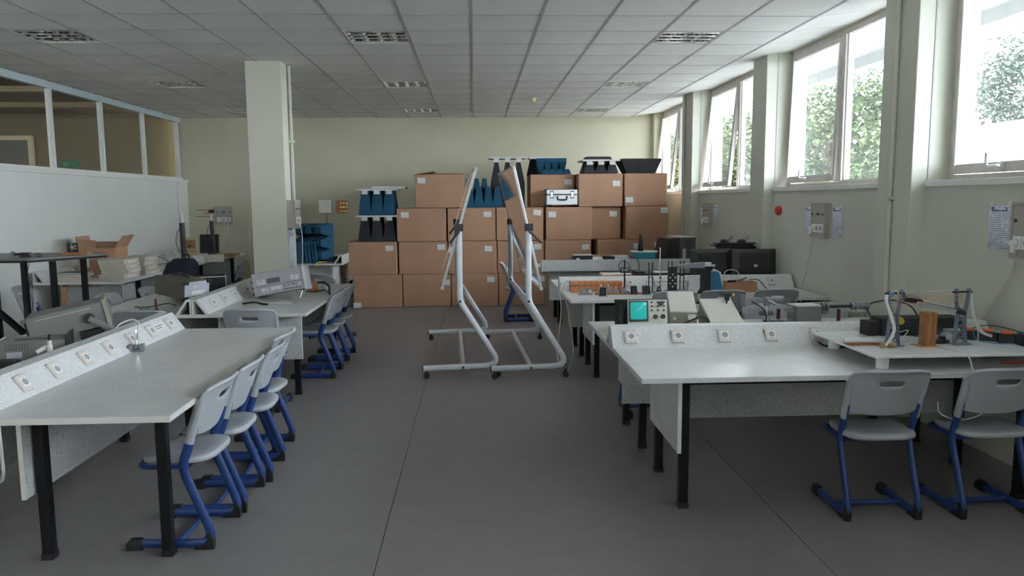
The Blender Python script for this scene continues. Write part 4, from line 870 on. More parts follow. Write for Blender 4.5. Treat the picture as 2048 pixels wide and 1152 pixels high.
for k, (x, y) in enumerate(((2.99, 4.42), (3.07, 4.36), (3.13, 4.28))):
    t = thing('terminal_box', 'black box with orange connector on the platform, %s' % ['farthest of three', 'middle of three', 'nearest of three'][k], 'connector box', (x, y, PZ), -30, 'black and orange connector boxes')
    build('body', B(-0.045, 0.045, -0.035, 0.035, 0, 0.055), 'black_plastic', t, bevel=0.003); build('connector', B(-0.028, 0.028, -0.02, 0.02, 0.055, 0.070), 'orange_plastic', t, bevel=0.003)
t = thing('black_servo', 'black box on a metal strip at the platform front edge', 'connector box', (3.17, 4.16, PZ), -5); build('body', B(-0.045, 0.045, -0.035, 0.035, 0.006, 0.075), 'black_plastic', t, bevel=0.003); build('strip', B(-0.05, 0.055, -0.04, 0.04, 0, 0.006), 'alu', t)
t = thing('instrument_case', 'low black instrument at the back of the platform behind the wooden block', 'instrument', (2.80, 4.62, PZ), 0); build('body', B(-0.28, 0.24, -0.07, 0.07, 0, 0.11), 'black_matte', t, bevel=0.004); build('plate', B(-0.02, 0.03, -0.072, -0.07, 0.06, 0.075), 'foam_white', t); build('side_block', B(-0.36, -0.29, -0.06, 0.05, 0, 0.09), 'black_matte', t, bevel=0.004)
t = thing('clear_box', 'small clear plastic box with metal inside near the wall-side tower', 'plastic box', (2.83, 4.44, PZ), 4); build('shell', B(-0.07, 0.08, -0.05, 0.05, 0, 0.05), 'clear_box', t); build('contents', MB().box(-0.05, 0.0, -0.03, 0.03, 0.004, 0.02).box(0.02, 0.06, -0.02, 0.03, 0.004, 0.03), 'alu', t)
t = thing('meter_box', 'grey flat meter beside the clear box on the platform', 'instrument', (2.955, 4.50, PZ), 0); build('body', B(-0.05, 0.06, -0.04, 0.04, 0, 0.045), 'beige_case', t, bevel=0.003); build('panel', B(-0.045, 0.055, -0.042, -0.04, 0.006, 0.04), 'grey_case', t)
t = thing('sensor_block', 'small black sensor block between block and wall-side tower', 'sensor', (2.735, 4.31, PZ), 0); build('body', B(-0.05, 0.05, -0.03, 0.03, 0, 0.02), 'black_plastic', t); build('bracket', B(0.01, 0.03, -0.02, 0.02, 0.02, 0.04), 'black_plastic', t)
for k, (p, m) in enumerate((([(2.50, 4.35, 1.0), (2.47, 4.38, 0.92), (2.48, 4.36, PZ + 0.006), (2.55, 4.33, PZ + 0.006), (2.58, 4.36, PZ + 0.02)], 'cable_white'), ([(2.55, 4.5, PZ + 0.01), (2.6, 4.42, PZ + 0.03), (2.68, 4.4, PZ + 0.02), (2.74, 4.42, PZ + 0.01), (2.8, 4.37, PZ + 0.01)], 'cable_black'), ([(2.62, 4.55, PZ + 0.02), (2.64, 4.47, PZ + 0.05), (2.58, 4.4, PZ + 0.03), (2.53, 4.36, PZ + 0.01)], 'cable_white'), ([(3.0, 4.4, 0.93), (3.06, 4.38, 0.95), (3.12, 4.32, 0.95), (3.17, 4.2, 0.935)], 'cable_black'), ([(2.97, 4.35, PZ + 0.06), (2.96, 4.30, PZ + 0.02), (3.03, 4.24, PZ + 0.006), (3.12, 4.2, PZ + 0.01)], 'blue_plastic'))):
    cable(['thin white lead hanging from the yellow plug', 'black lead winding behind the wooden block', 'pale lead curling by the low black instrument', 'black lead over the orange connectors', 'blue lead along the black boxes'][k], p, 0.003, m)
cable('thin white cable falling over the bench edge from the wooden block', [(2.665, 4.16, PZ + 0.006), (2.68, 4.06, PZ + 0.008), (2.685, 3.955, PZ - 0.01), (2.685, 3.92, 0.80), (2.69, 3.885, 0.75), (2.72, 3.87, 0.66), (2.72, 3.87, 0.56), (2.63, 3.92, 0.51), (2.54, 3.95, 0.54), (2.53, 3.96, 0.60)], 0.004)
cable('red and white leads on the bench under the platform edge', [(2.96, 4.08, TOP + 0.01), (3.05, 4.03, TOP + 0.02), (3.14, 4.0, TOP + 0.008), (3.2, 3.98, TOP + 0.006)], 0.005, 'red_plastic')
cable('black cable lying beneath the platform', [(2.2, 4.72, 0.80), (2.22, 4.66, 0.785), (2.32, 4.62, 0.785), (2.42, 4.66, 0.785), (2.36, 4.70, 0.785)], 0.006, 'cable_black')
t = thing('power_strip', 'black plug with lead on the socket strip behind the platform', 'plug', (2.70, 5.05, TOP), 10); build('body', MB().cyl((-0.03, 0, 0.03), (0.03, 0, 0.03), 0.025), 'black_plastic', t, smooth=True); build('lead', MB().tube(spline([(-0.03, 0, 0.03), (-0.1, 0.02, 0.02), (-0.2, 0.0, 0.03), (-0.3, 0.03, 0.01)]), 0.006), 'cable_black', t, smooth=True)

# ================================================================== MIDDLE WINDOW-SIDE BENCH
Z = TOP
t = thing('wooden_case', 'long reddish wooden case on the middle window-side bench', 'wooden box', (1.24, 7.78, Z), 1); build('box', B(-0.265, 0.265, -0.07, 0.06, 0, 0.065), 'wood_case', t, bevel=0.003); build('lid', B(-0.268, 0.268, -0.073, 0.063, 0.069, 0.105), 'wood_case', t, bevel=0.003)
t = thing('wooden_case', 'pale-lidded wooden case behind the socket strip of the middle bench', 'wooden box', (1.60, 8.60, Z), 0); build('box', B(-0.17, 0.17, -0.1, 0.1, 0, 0.09), 'wood_case', t, bevel=0.003); build('lid', B(-0.17, 0.17, -0.1, 0.1, 0.093, 0.105), 'cardboard_pale', t, bevel=0.002)
t = thing('optical_rail', 'dark wooden optical rail with small grey lens holders', 'optical bench', (1.42, 7.50, Z), 1.5)
build('rail', B(-0.23, 0.25, -0.03, 0.03, 0, 0.014), 'wood_block', t, bevel=0.002)
for k, (x, hh) in enumerate(((-0.17, 0.085), (-0.10, 0.09), (-0.02, 0.055), (0.06, 0.06), (0.17, 0.075))):
    o = build('lens_holder', MB().prism([(x - 0.035, 0.014), (x + 0.035, 0.014), (x + 0.012, 0.014 + hh * 0.8), (x - 0.012, 0.014 + hh * 0.8)], -0.02, 0.02, 'y'), 'metal_grey', t, bevel=0.002)
    build('lens_cap', MB().cyl((x, 0, 0.014 + hh * 0.8), (x, 0, 0.014 + hh), 0.009), 'foam_white' if k < 3 else 'knob_dark', o, smooth=True)
t = thing('laser_mount', 'grey metal mount with brass screw at the aisle end of the optical rail', 'instrument', (1.09, 7.50, Z), 0)
build('plate', B(-0.07, 0.07, -0.03, 0.03, 0, 0.012), 'metal_grey', t); build('block', MB().box(-0.04, 0.0, -0.02, 0.02, 0.012, 0.06).box(0.02, 0.07, -0.025, 0.025, 0.012, 0.065).box(-0.055, -0.035, -0.01, 0.01, 0.06, 0.11), 'metal_grey', t, bevel=0.002); build('screw', MB().cyl((-0.075, -0.01, 0.02), (-0.055, -0.01, 0.02), 0.014), 'brass', t, smooth=True); build('window', B(0.03, 0.065, -0.027, -0.025, 0.02, 0.05), 'silver_face', t)
for k, (x, y, w, h, lb) in enumerate(((1.245, 7.36, 0.062, 0.085, 'black square screen card in front of the wooden case'), (1.575, 7.47, 0.055, 0.085, 'black square screen card at the far end of the optical rail'), (1.70, 7.47, 0.07, 0.085, 'black cube detector with a thin pin'))):
    t = thing('black_block', lb, 'optical block', (x, y, Z), 0, 'black optical blocks'); build('body', B(-w / 2, w / 2, -0.015 - 0.01 * k, 0.015 + 0.01 * k, 0.004, h), 'black_plastic', t, bevel=0.002); build('foot', B(-w / 2 - 0.008, w / 2 + 0.008, -0.03, 0.03, 0, 0.006), 'metal_grey', t)
    if k == 2: build('pin', MB().cyl((0, 0, h), (0, 0, h + 0.05), 0.004), 'chrome', t, smooth=True)
t = thing('clamp_stand', 'thin black rod stand with a square clamp on the middle bench', 'stand', (1.515, 7.64, Z))
build('foot', MB().cyl((0, 0, 0), (0, 0, 0.012), 0.05, n=18), 'black_steel', t); build('rod', MB().cyl((0, 0, 0.012), (0, 0, 0.33), 0.008), 'black_steel', t, smooth=True); cl = build('clamp_frame', MB().box(-0.042, -0.034, -0.01, 0.01, 0.20, 0.26).box(0.034, 0.042, -0.01, 0.01, 0.20, 0.26).box(-0.034, 0.034, -0.01, 0.01, 0.20, 0.208).box(-0.034, 0.034, -0.01, 0.01, 0.252, 0.26).box(-0.012, 0.012, -0.012, 0.012, 0.21, 0.25), 'black_plastic', t); build('knob', MB().cyl((0, -0.03, 0.23), (0, -0.012, 0.23), 0.009), 'alu', cl, smooth=True)
build('lead', MB().tube(spline([(-0.04, 0, 0.22), (-0.06, 0, 0.28), (0.0, 0, 0.33), (0.06, 0, 0.26), (0.05, 0, 0.20)]), 0.004), 'cable_black', t, smooth=True)
def stand_rods(lb, x, y, rods, m, h):
    t = thing('rod_stand', lb, 'stand', (x, y, Z)); build('base', B(-0.05, 0.05, -0.04, 0.04, 0, 0.012), 'metal_grey', t, bevel=0.002)
    for q in rods: build('rod', MB().cyl((q, 0, 0.012), (q, 0, h), 0.0055), m, t, smooth=True)
    if len(rods) > 1: build('tie', B(rods[0], rods[-1], -0.004, 0.004, h * 0.5, h * 0.5 + 0.008), m, t)
    else: build('collar', MB().cyl((0, 0, h * 0.3), (0, 0, h * 0.36), 0.014), 'chrome', t, smooth=True)
stand_rods('tall chrome rod stand on the middle bench', 1.875, 7.62, [0.0], 'chrome', 0.455)
stand_rods('pair of dark rods standing beside the tall chrome rod', 1.775, 7.60, [-0.02, 0.018], 'black_steel', 0.31)
stand_rods('first pair of dark rods behind the tall perforated bracket', 2.00, 7.70, [-0.02, 0.018], 'black_steel', 0.31)
stand_rods('second pair of dark rods behind the tall perforated bracket', 2.13, 7.72, [-0.02, 0.018], 'black_steel', 0.31)
t = thing('metal_gantry', 'low grey metal frame behind the rods on the middle bench', 'frame', (2.02, 7.80, Z)); build('top_bar', B(-0.23, 0.2, -0.01, 0.01, 0.085, 0.098), 'grey_light', t)
for x in (-0.22, 0.19): build('upright', B(x - 0.01, x + 0.01, -0.01, 0.01, 0, 0.085), 'grey_light', t)
def bracket(lb, x, y, w, holes):
    t = thing('perforated_bracket', lb, 'bracket', (x, y, Z), 0, 'tall black brackets')
    build('plate', MB().prism([(-w - 0.03, 0.0), (w + 0.03, 0.0), (w, 0.05), (w, 0.262), (w + 0.012, 0.275), (-w - 0.012, 0.275), (-w, 0.262), (-w, 0.05)], -0.015, 0.015, 'y'), 'black_plastic', t, bevel=0.002)
    for hx, hz in holes: build('hole_rim', MB().cyl((hx, -0.0165, hz), (hx, -0.0145, hz), 0.009, n=10), 'grey_light', t)
bracket('tall black bracket with pale holes on the middle bench', 1.955, 7.44, 0.045, [(-0.025, 0.17), (0.025, 0.17), (0, 0.14), (-0.025, 0.11), (0.025, 0.11), (0, 0.08), (0, 0.20)])
bracket('tall black bracket beside the blue bag on the middle bench', 2.30, 7.48, 0.05, [])
t = thing('small_bracket', 'small black triangular bracket with a round hole', 'bracket', (1.82, 7.43, Z)); build('plate', MB().prism([(-0.035, 0), (0.035, 0), (0.012, 0.08), (-0.012, 0.08)], -0.012, 0.012, 'y'), 'black_plastic', t, bevel=0.003); build('hole_rim', MB().cyl((0, -0.0135, 0.055), (0, -0.0115, 0.055), 0.009), 'grey_light', t)
t = thing('horn_antenna', 'grey horn antenna lying across the two tall black brackets', 'antenna', (2.16, 7.47, Z + 0.262)); build('horn', MB().loft([[(-0.16, -0.012, -0.012), (-0.16, 0.012, -0.012), (-0.16, 0.012, 0.012), (-0.16, -0.012, 0.012)], [(0.12, -0.035, -0.022), (0.12, 0.035, -0.022), (0.12, 0.035, 0.035), (0.12, -0.035, 0.035)]], RM(0, 0, 0, (0, 0, 0.018))), 'metal_grey', t); build('flange', B(0.12, 0.19, -0.03, 0.03, 0.012, 0.05), 'silver_face', t, bevel=0.003)
t = thing('blue_bag', 'dark blue plastic case with a white cap beside the black bracket', 'case', (2.44, 7.62, Z), -6); build('body', MB().prism([(-0.075, 0), (0.085, 0), (0.035, 0.205), (-0.07, 0.215)], -0.04, 0.04, 'y'), 'blue_plastic', t, bevel=0.006); build('cap', MB().tube([(0.09, 0, 0.01), (0.045, 0, 0.19), (-0.02, 0, 0.222)], 0.018), 'foam_white', t, smooth=True)
t = thing('tool_box', 'open brown cardboard tray with tools beside the socket strip', 'cardboard box', (2.69, 7.62, Z), -2)
bx = MB().box(-0.165, 0.165, -0.085, 0.085, 0, 0.005).box(-0.165, 0.165, -0.085, -0.08, 0.005, 0.10).box(-0.165, 0.165, 0.08, 0.085, 0.005, 0.10).box(-0.165, -0.16, -0.08, 0.08, 0.005, 0.10).box(0.16, 0.165, -0.08, 0.08, 0.005, 0.10)
build('tray', bx, 'cardboard_dark', t)
o = thing('hand_tool', 'dark hand tool lying over the open brown tray', 'tool', (2.70, 7.62, Z + 0.105), 20); build('shaft', MB().tube([(-0.10, 0, 0.0), (0.02, 0, 0.015), (0.09, 0, 0.03)], 0.011), 'metal_grey', o, smooth=True); build('grip', MB().tube([(-0.14, 0.0, 0.0), (-0.06, 0, 0.002)], 0.016), 'black_plastic', o, smooth=True)
cable('black cable loop on the middle bench near the wall', [(3.1, 7.45, Z + 0.005), (2.95, 7.5, Z + 0.008), (2.86, 7.7, Z + 0.03), (2.88, 7.84, Z + 0.09), (2.98, 7.85, Z + 0.09), (3.01, 7.8, Z + 0.05), (2.96, 7.5, Z + 0.01)], 0.005, 'cable_black')
cable('pale cable arching over the middle socket strip', [(2.62, 7.9, Z + 0.09), (2.66, 7.95, Z + 0.17), (2.74, 7.97, Z + 0.19), (2.80, 7.95, Z + 0.16), (2.80, 7.9, Z + 0.08)], 0.005)
for k in (0, 1): cable('pale cable drooping from the middle bench end to the floor, %s strand' % ['aisle-side', 'inner'][k], [(0.91 + 0.03 * k, 7.95 - 0.05 * k, 0.86), (0.87 + 0.05 * k, 7.8, 0.76), (0.855 + 0.07 * k, 7.55, 0.6), (0.80 + 0.16 * k, 7.4, 0.25), (0.82 + 0.1 * k, 7.36, 0.08), (0.90, 7.38, 0.01)], 0.006)
for k, (x, y, rz, lb) in enumerate(((2.665, 8.42, 6, 'black monitor seen from behind, the one closer to the aisle'), (3.12, 8.34, -4, 'black monitor seen from behind, the one against the window wall'))):
    t = thing('computer_monitor', lb, 'monitor', (x, y, Z), rz, 'black monitors')
    build('stand_base', MB().loft([ring(rrect(-0.12, 0.12, -0.08, 0.08, 0.05), 0), ring(rrect(-0.12, 0.12, -0.08, 0.08, 0.05), 0.012)]), 'black_plastic', t); build('stand_neck', B(-0.03, 0.03, -0.02, 0.02, 0.012, 0.16), 'black_plastic', t, bevel=0.006)
    s = build('screen_shell', MB().loft([[(-0.245, 0.03, 0.09), (0.245, 0.03, 0.09), (0.245, 0.03, 0.385), (-0.245, 0.03, 0.385)], [(-0.245, 0.0, 0.09), (0.245, 0.0, 0.09), (0.245, 0.0, 0.385), (-0.245, 0.0, 0.385)], [(-0.17, -0.035, 0.11), (0.17, -0.035, 0.11), (0.17, -0.035, 0.34), (-0.17, -0.035, 0.34)]]), 'black_plastic', t, rot=(R(-6), 0, 0), bevel=0.006)
    build('rear_label', B(-0.01, 0.03, -0.037, -0.035, 0.18, 0.21), 'grey_light', s); build('vent', MB().box(-0.12, 0.0, -0.036, -0.035, 0.31, 0.315).box(-0.12, 0.0, -0.036, -0.035, 0.325, 0.33), 'knob_dark', s)
t = thing('printer', 'flat black printer with white paper on top behind the middle strip', 'printer', (2.12, 8.58, Z), 0); build('body', B(-0.31, 0.31, -0.16, 0.16, 0, 0.115), 'black_plastic', t, bevel=0.01); build('feeder', B(-0.31, -0.22, -0.15, 0.15, 0.115, 0.135), 'black_plastic', t, bevel=0.004)
o = thing('paper_sheet', 'sheet of white paper lying on the black printer', 'paper', (2.18, 8.56, Z + 0.117), 6); build('sheet', B(-0.15, 0.15, -0.10, 0.10, 0, 0.004), 'foam_white', o)
build('fold', B(-0.15, 0.15, -0.102, -0.10, 0, 0.008), 'foam_white', o)
t = thing('desktop_computer', 'black desktop computer behind the monitors under keyboards', 'computer', (3.05, 8.74, Z), 0); build('chassis', B(-0.22, 0.20, -0.09, 0.09, 0, 0.395), 'black_plastic', t, bevel=0.004); build('side_panel', B(-0.21, 0.19, -0.094, -0.09, 0.01, 0.385), 'black_steel', t)
for k in (0, 1):
    o = thing('keyboard', 'black keyboard lying on the computer behind the monitors, %s' % ['lower one', 'upper one'][k], 'keyboard', (3.01 + 0.03 * k, 8.74, Z + 0.396 + 0.022 * k), 1 + 2 * k, 'stacked keyboards'); build('tray', B(-0.25, 0.22, -0.08, 0.08, 0, 0.013), 'black_plastic', o, bevel=0.003); build('keys', B(-0.24, 0.21, -0.07, 0.07, 0.013, 0.020), 'knob_dark', o)
for k, x in enumerate((2.90, 3.10)):
    o = thing('computer_mouse', 'black mouse on the keyboards, %s' % ['closer to the aisle', 'closer to the window wall'][k], 'mouse', (x, 8.72, Z + 0.44), 20, 'computer mice'); build('shell', MB().lathe([(0.05, 0), (0.052, 0.012), (0.04, 0.028), (0.015, 0.036)], 18), 'black_plastic', o, smooth=True); build('lead', MB().tube(spline([(0.04, 0, 0.01), (0.08, 0.0, 0.05), (0.11, 0.01, 0.07), (0.12, 0.02, 0.03), (0.08, 0.03, 0.01)]), 0.003), 'cable_black', o, smooth=True)
t = thing('radiator', 'cream ribbed radiator on the window wall behind the middle bench chairs', 'radiator', (XR - 0.065, 6.45, 0.12))
build('top_grille', B(-0.065, 0.06, 0, 1.5, 0.58, 0.61), 'beige_case', t, bevel=0.004)
rb = None
for k in range(30): o = build('fin', rb or B(-0.06, 0.055, 0.008, 0.038, 0.0, 0.578), 'beige_case', t, (0, 0.05 * k, 0)); rb = rb or o.data

# ================================================================== FAR WINDOW-SIDE BENCH
t = thing('power_adapter_box', 'black electronics box with pale top on the far bench', 'instrument', (1.53, 10.82, Z), -3); build('body', B(-0.14, 0.14, -0.1, 0.1, 0, 0.155), 'black_matte', t, bevel=0.004); build('lid', B(-0.14, 0.14, -0.1, 0.1, 0.155, 0.162), 'grey_light', t); build('side_plate', B(-0.143, -0.14, -0.1, 0.1, 0.01, 0.15), 'grey_case', t); build('sticker', B(-0.09, -0.045, -0.102, -0.1, 0.09, 0.12), 'foam_white', t)
t = thing('paper_booklet', 'grey booklet lying tilted on the far bench', 'booklet', (1.79, 10.75, Z + 0.09), rot=(R(10), 0, 0)); build('cover', B(-0.17, 0.15, -0.12, 0.12, 0, 0.010), 'grey_light', t); build('pages', B(-0.16, 0.10, -0.115, 0.115, 0.010, 0.016), 'foam_white', t); build('support', B(-0.13, 0.12, -0.1, 0.1, -0.085, 0), 'knob_dark', t)
t = thing('microwave_source', 'silver blue box with dark horn opening on the far bench', 'instrument', (2.02, 10.72, Z), 4); build('body', B(-0.06, 0.15, -0.1, 0.1, 0, 0.15), 'silver_face', t, bevel=0.004); build('opening', MB().loft([[(-0.20, -0.09, 0.03), (-0.20, 0.09, 0.03), (-0.20, 0.09, 0.15), (-0.20, -0.09, 0.15)], [(-0.06, -0.06, 0.05), (-0.06, 0.06, 0.05), (-0.06, 0.06, 0.14), (-0.06, -0.06, 0.14)]]), 'black_matte', t)
t = thing('cable_reel', 'blue cable reel with white flanges on the far bench', 'cable reel', (2.40, 10.72, Z)); build('lower_flange', MB().cyl((0, 0, 0), (0, 0, 0.012), 0.195, n=28), 'foam_white', t); build('winding', MB().cyl((0, 0, 0.012), (0, 0, 0.20), 0.165, n=28), 'cyan_reel', t, smooth=True); build('upper_flange', MB().cyl((0, 0, 0.20), (0, 0, 0.212), 0.195, n=28), 'foam_white', t)
build('print', MB().loft([[(0.1665 * math.sin(a), -0.1665 * math.cos(a), z) for a in (R(5), R(20), R(35), R(45))] + [(0.168 * math.sin(a), -0.168 * math.cos(a), z) for a in (R(45), R(35), R(20), R(5))] for z in (0.09, 0.14)]), 'blue_plastic', t)
t = thing('antenna_stub', 'black upright fin with a copper wire standing on the blue reel', 'antenna', (2.345, 10.72, Z + 0.212)); build('fin', MB().prism([(-0.035, 0), (0.045, 0), (0.02, 0.235), (-0.01, 0.235)], -0.015, 0.015, 'y'), 'black_plastic', t, bevel=0.002); build('wire', MB().tube(spline([(0.02, 0, 0.23), (0.06, 0, 0.17), (0.08, 0, 0.12)]), 0.004), 'copper', t, smooth=True)
t = thing('desktop_computer', 'black desktop computer tower with its rear side showing on the far bench', 'computer', (2.93, 10.80, Z), 14)
build('chassis', B(-0.05, 0.21, -0.10, 0.30, 0, 0.40), 'display_dark', t, bevel=0.003); build('side_panel', MB().prism([(-0.30, 0), (-0.05, 0), (-0.05, 0.40), (-0.20, 0.39)], -0.105, 0.28, 'y'), 'black_plastic', t, bevel=0.006)
build('power_inlet', B(0.03, 0.16, -0.106, -0.10, 0.27, 0.37), 'knob_dark', t); build('port_plate', B(0.0, 0.05, -0.106, -0.10, 0.04, 0.24), 'alu', t); build('fan_grille', MB().cyl((0.12, -0.106, 0.17), (0.12, -0.10, 0.17), 0.045, n=18), 'knob_dark', t); build('top_cover', B(-0.06, 0.21, -0.1, 0.3, 0.40, 0.408), 'beige_case', t)
t = thing('brown_board', 'brown cardboard sheet behind the electronics box on the far bench', 'cardboard', (1.55, 10.98, Z)); build('sheet', B(-0.28, 0.48, 0, 0.012, 0, 0.15), 'cardboard', t); build('fold', B(-0.28, 0.48, 0.012, 0.06, 0, 0.01), 'cardboard', t)
cable('black lead over the back of the far bench beside the reel', [(2.15, 10.6, 0.92), (2.18, 10.42, 0.93), (2.22, 10.3, 0.90), (2.24, 10.28, 0.80), (2.23, 10.27, 0.72)], 0.005, 'cable_black')

# ================================================================== LEFT BENCHES
t = thing('micrometer_vise', 'small metal clamp with upright chrome screw on the left bench edge', 'clamp', (-2.175, 4.90, Z), 15)
build('base', MB().box(-0.045, 0.045, -0.03, 0.03, 0, 0.012).box(-0.045, -0.02, -0.03, 0.03, 0.012, 0.045).box(0.02, 0.045, -0.03, 0.03, 0.012, 0.045).box(-0.02, 0.02, -0.005, 0.03, 0.012, 0.04), 'metal_grey', t, bevel=0.002); build('screw', MB().lathe([(0.008, 0.04), (0.008, 0.075), (0.012, 0.076), (0.010, 0.125), (0.006, 0.14)], 14), 'chrome', t, smooth=True)
cable('white cable arching over the left socket strip', [(-2.38, 5.02, Z + 0.06), (-2.36, 5.06, Z + 0.14), (-2.30, 5.12, Z + 0.17), (-2.25, 5.12, Z + 0.15), (-2.24, 5.06, Z + 0.10)], 0.005)
cable('white cable hanging over the near edge of the left bench', [(-2.33, 3.62, 0.915), (-2.20, 3.48, 0.90), (-2.10, 3.345, 0.80), (-2.095, 3.345, 0.6), (-2.10, 3.35, 0.53), (-2.15, 3.40, 0.48), (-2.25, 3.5, 0.5)], 0.007)
t = case('signal_generator', 'large grey instrument with crank handle propped up tilted on the left bench', 'instrument', (-2.82, 5.38, Z + 0.05), 0, 0.46, 0.32, 0.18, 'grey_case', None, True, rot=(0, R(-11), R(24)))
build('side_bezel', B(0.232, 0.255, -0.17, 0.17, 0.0, 0.195), 'olive_case', t, bevel=0.004); build('side_glass', B(0.240, 0.260, -0.15, 0.15, 0.03, 0.165), 'grey_case', t, bevel=0.003)
for k in range(22): build('vent_slot', B(-0.17 + 0.015 * k, -0.162 + 0.015 * k, -0.1605, -0.1595, 0.150, 0.155), 'foam_white', t)
build('crank_hub', MB().cyl((0.135, -0.19, 0.09), (0.135, -0.16, 0.09), 0.035, n=20), 'knob_dark', t, smooth=True); build('crank_arm', MB().tube([(0.135, -0.185, 0.09), (0.20, -0.195, 0.03), (0.245, -0.195, -0.02)], 0.022, 6, 0.6, (0, 1, 0)), 'grey_case', t, smooth=True)
build('rear_plate', B(-0.245, -0.231, -0.14, 0.14, 0.02, 0.15), 'black_plastic', t)
o = build('prop_block', B(0.05, 0.2, -0.13, 0.13, -0.06, 0.0), 'knob_dark', t)
t = case('power_unit', 'small grey instrument with black end plate on the left bench', 'instrument', (-2.70, 4.72, Z), 18, 0.36, 0.22, 0.125, 'grey_case', None, True)
build('end_plate', B(0.180, 0.190, -0.115, 0.115, 0.0, 0.155), 'black_plastic', t, bevel=0.002); build('side_frame', B(-0.190, -0.178, -0.115, 0.115, 0.01, 0.13), 'grey_light', t, bevel=0.002); build('maker_plate', B(-0.13, -0.05, -0.1115, -0.110, 0.03, 0.065), 'silver_face', t)
for i in range(9):
    for j in range(4): build('vent_hole', B(-0.135 + 0.014 * i, -0.128 + 0.014 * i, -0.1112, -0.1102, 0.078 + 0.010 * j, 0.083 + 0.010 * j), 'knob_dark', t)
build('carry_slot', B(-0.10, 0.08, -0.03, -0.015, 0.125, 0.129), 'knob_dark', t); build('terminal', MB().cyl((0.190, -0.06, 0.05), (0.20, -0.06, 0.05), 0.012), 'foam_white', t)
t = thing('equipment_bag', 'black soft equipment pouch at the left picture edge on the bench', 'bag', (-2.66, 4.22, Z), 20); build('body', MB().loft([ring(rrect(-0.20, 0.17, -0.12, 0.12, 0.04), 0), ring(rrect(-0.21, 0.18, -0.13, 0.13, 0.05), 0.035), ring(rrect(-0.18, 0.12, -0.10, 0.10, 0.05), 0.075)]), 'black_matte', t, smooth=60); build('strap', MB().tube(spline([(-0.1, -0.1, 0.07), (0.0, -0.06, 0.10), (0.1, 0.0, 0.07)]), 0.01), 'black_matte', t, smooth=True)
t = thing('coax_connector', 'beige cable connector with black lead behind the left socket strip', 'connector', (-2.45, 4.42, Z)); build('body', MB().cyl((0, 0, 0), (0, 0, 0.14), 0.016), 'socket_beige', t, smooth=True); build('elbow', MB().tube(spline([(-0.06, -0.03, 0.10), (-0.03, 0, 0.12), (0, 0, 0.125)]), 0.012), 'foam_white', t, smooth=True); build('tip', MB().cyl((0, 0, 0.14), (0, 0, 0.165), 0.012), 'alu', t, smooth=True); build('lead', MB().tube([(0, 0, 0.165), (0.005, 0, 0.20)], 0.008), 'cable_black', t)
cable('thin black lead at the left picture edge beside the pouch', [(-3.0, 4.3, Z + 0.03), (-2.92, 4.5, Z + 0.07), (-2.85, 4.6, Z + 0.04)], 0.004, 'cable_black')
# second left bench
t = case('power_supply', 'dark brown instrument case with silver end panel and carry handle', 'instrument', (-2.83, 7.40, Z + 0.045), 0, 0.28, 0.42, 0.19, 'brown_case', 'silver_face', True, rot=(R(7), 0, R(58)))
build('handle', MB().tube(fillet([(-0.03, -0.12, 0.20), (-0.03, -0.12, 0.225), (-0.03, 0.08, 0.225), (-0.03, 0.08, 0.20)], 0.02), 0.010), 'black_plastic', t, smooth=True)
for x in (-0.125, 0.125):
    for z in (0.03, 0.18): build('corner_bumper', B(x - 0.022, x + 0.022, -0.235, -0.205, z - 0.016, z + 0.016), 'black_plastic', t, bevel=0.003)
build('rating_plate', B(-0.06, 0.09, -0.2195, -0.218, 0.05, 0.10), 'label_print', t); build('sticker', B(-0.05, 0.0, -0.2195, -0.218, 0.12, 0.155), 'foam_white', t)
t = case('spectrum_box', 'black instrument with silver edged panel behind the brown case', 'instrument', (-2.78, 8.04, Z), 20, 0.30, 0.26, 0.185, 'black_matte', None, True)
build('side_panel', B(0.15, 0.158, -0.13, 0.13, 0.012, 0.187), 'silver_face', t, bevel=0.002); build('side_print', B(0.158, 0.1595, -0.11, 0.10, 0.04, 0.16), 'panel_print', t); build('lid_edge', B(-0.15, 0.15, -0.132, -0.13, 0.178, 0.187), 'grey_light', t)
t = thing('circuit_pile', 'small tangle of electronic parts beside the black instrument', 'electronics', (-2.50, 8.30, Z), 0)
for k in range(6): build('module', B(-0.08 + 0.03 * k, -0.05 + 0.03 * k, -0.05 + 0.01 * (k % 3), 0.02 + 0.01 * k, 0.0, 0.05 + 0.03 * ((k * 7) % 4)), ['metal_grey', 'knob_dark', 'foam_white'][k % 3], t)
t = case('signal_generator', 'silver signal generator propped on wire legs in front of the pillar', 'instrument', (-1.915, 7.62, Z + 0.035), 0, 0.49, 0.34, 0.235, 'sig_grey', 'sig_grey', True, rot=(R(-6), R(-9), R(5)))
yf = -0.179
for x0, x1, z0, z1, m in ((-0.105, 0.02, 0.120, 0.168, 'display_dark'), (-0.085, 0.035, 0.048, 0.085, 'panel_print'), (-0.20, -0.12, 0.12, 0.17, 'panel_print'), (-0.17, -0.10, 0.04, 0.08, 'panel_print'), (0.12, 0.21, 0.115, 0.17, 'panel_print'), (0.05, 0.21, 0.05, 0.085, 'panel_print')):
    build('control_panel', B(x0, x1, yf - 0.002, yf + 0.001, z0, z1), m, t)
build('panel_line', MB().box(-0.22, 0.225, yf - 0.0015, yf, 0.098, 0.100).box(-0.22, 0.225, yf - 0.0015, yf, 0.106, 0.108), 'knob_dark', t)
for k in range(6): build('button', B(0.045 + 0.028 * k, 0.060 + 0.028 * k, yf - 0.006, yf, 0.038, 0.046), 'knob_dark', t)
for k in range(6): knob(t, 0.05 + 0.024 * k, yf, 0.075, 0.006)
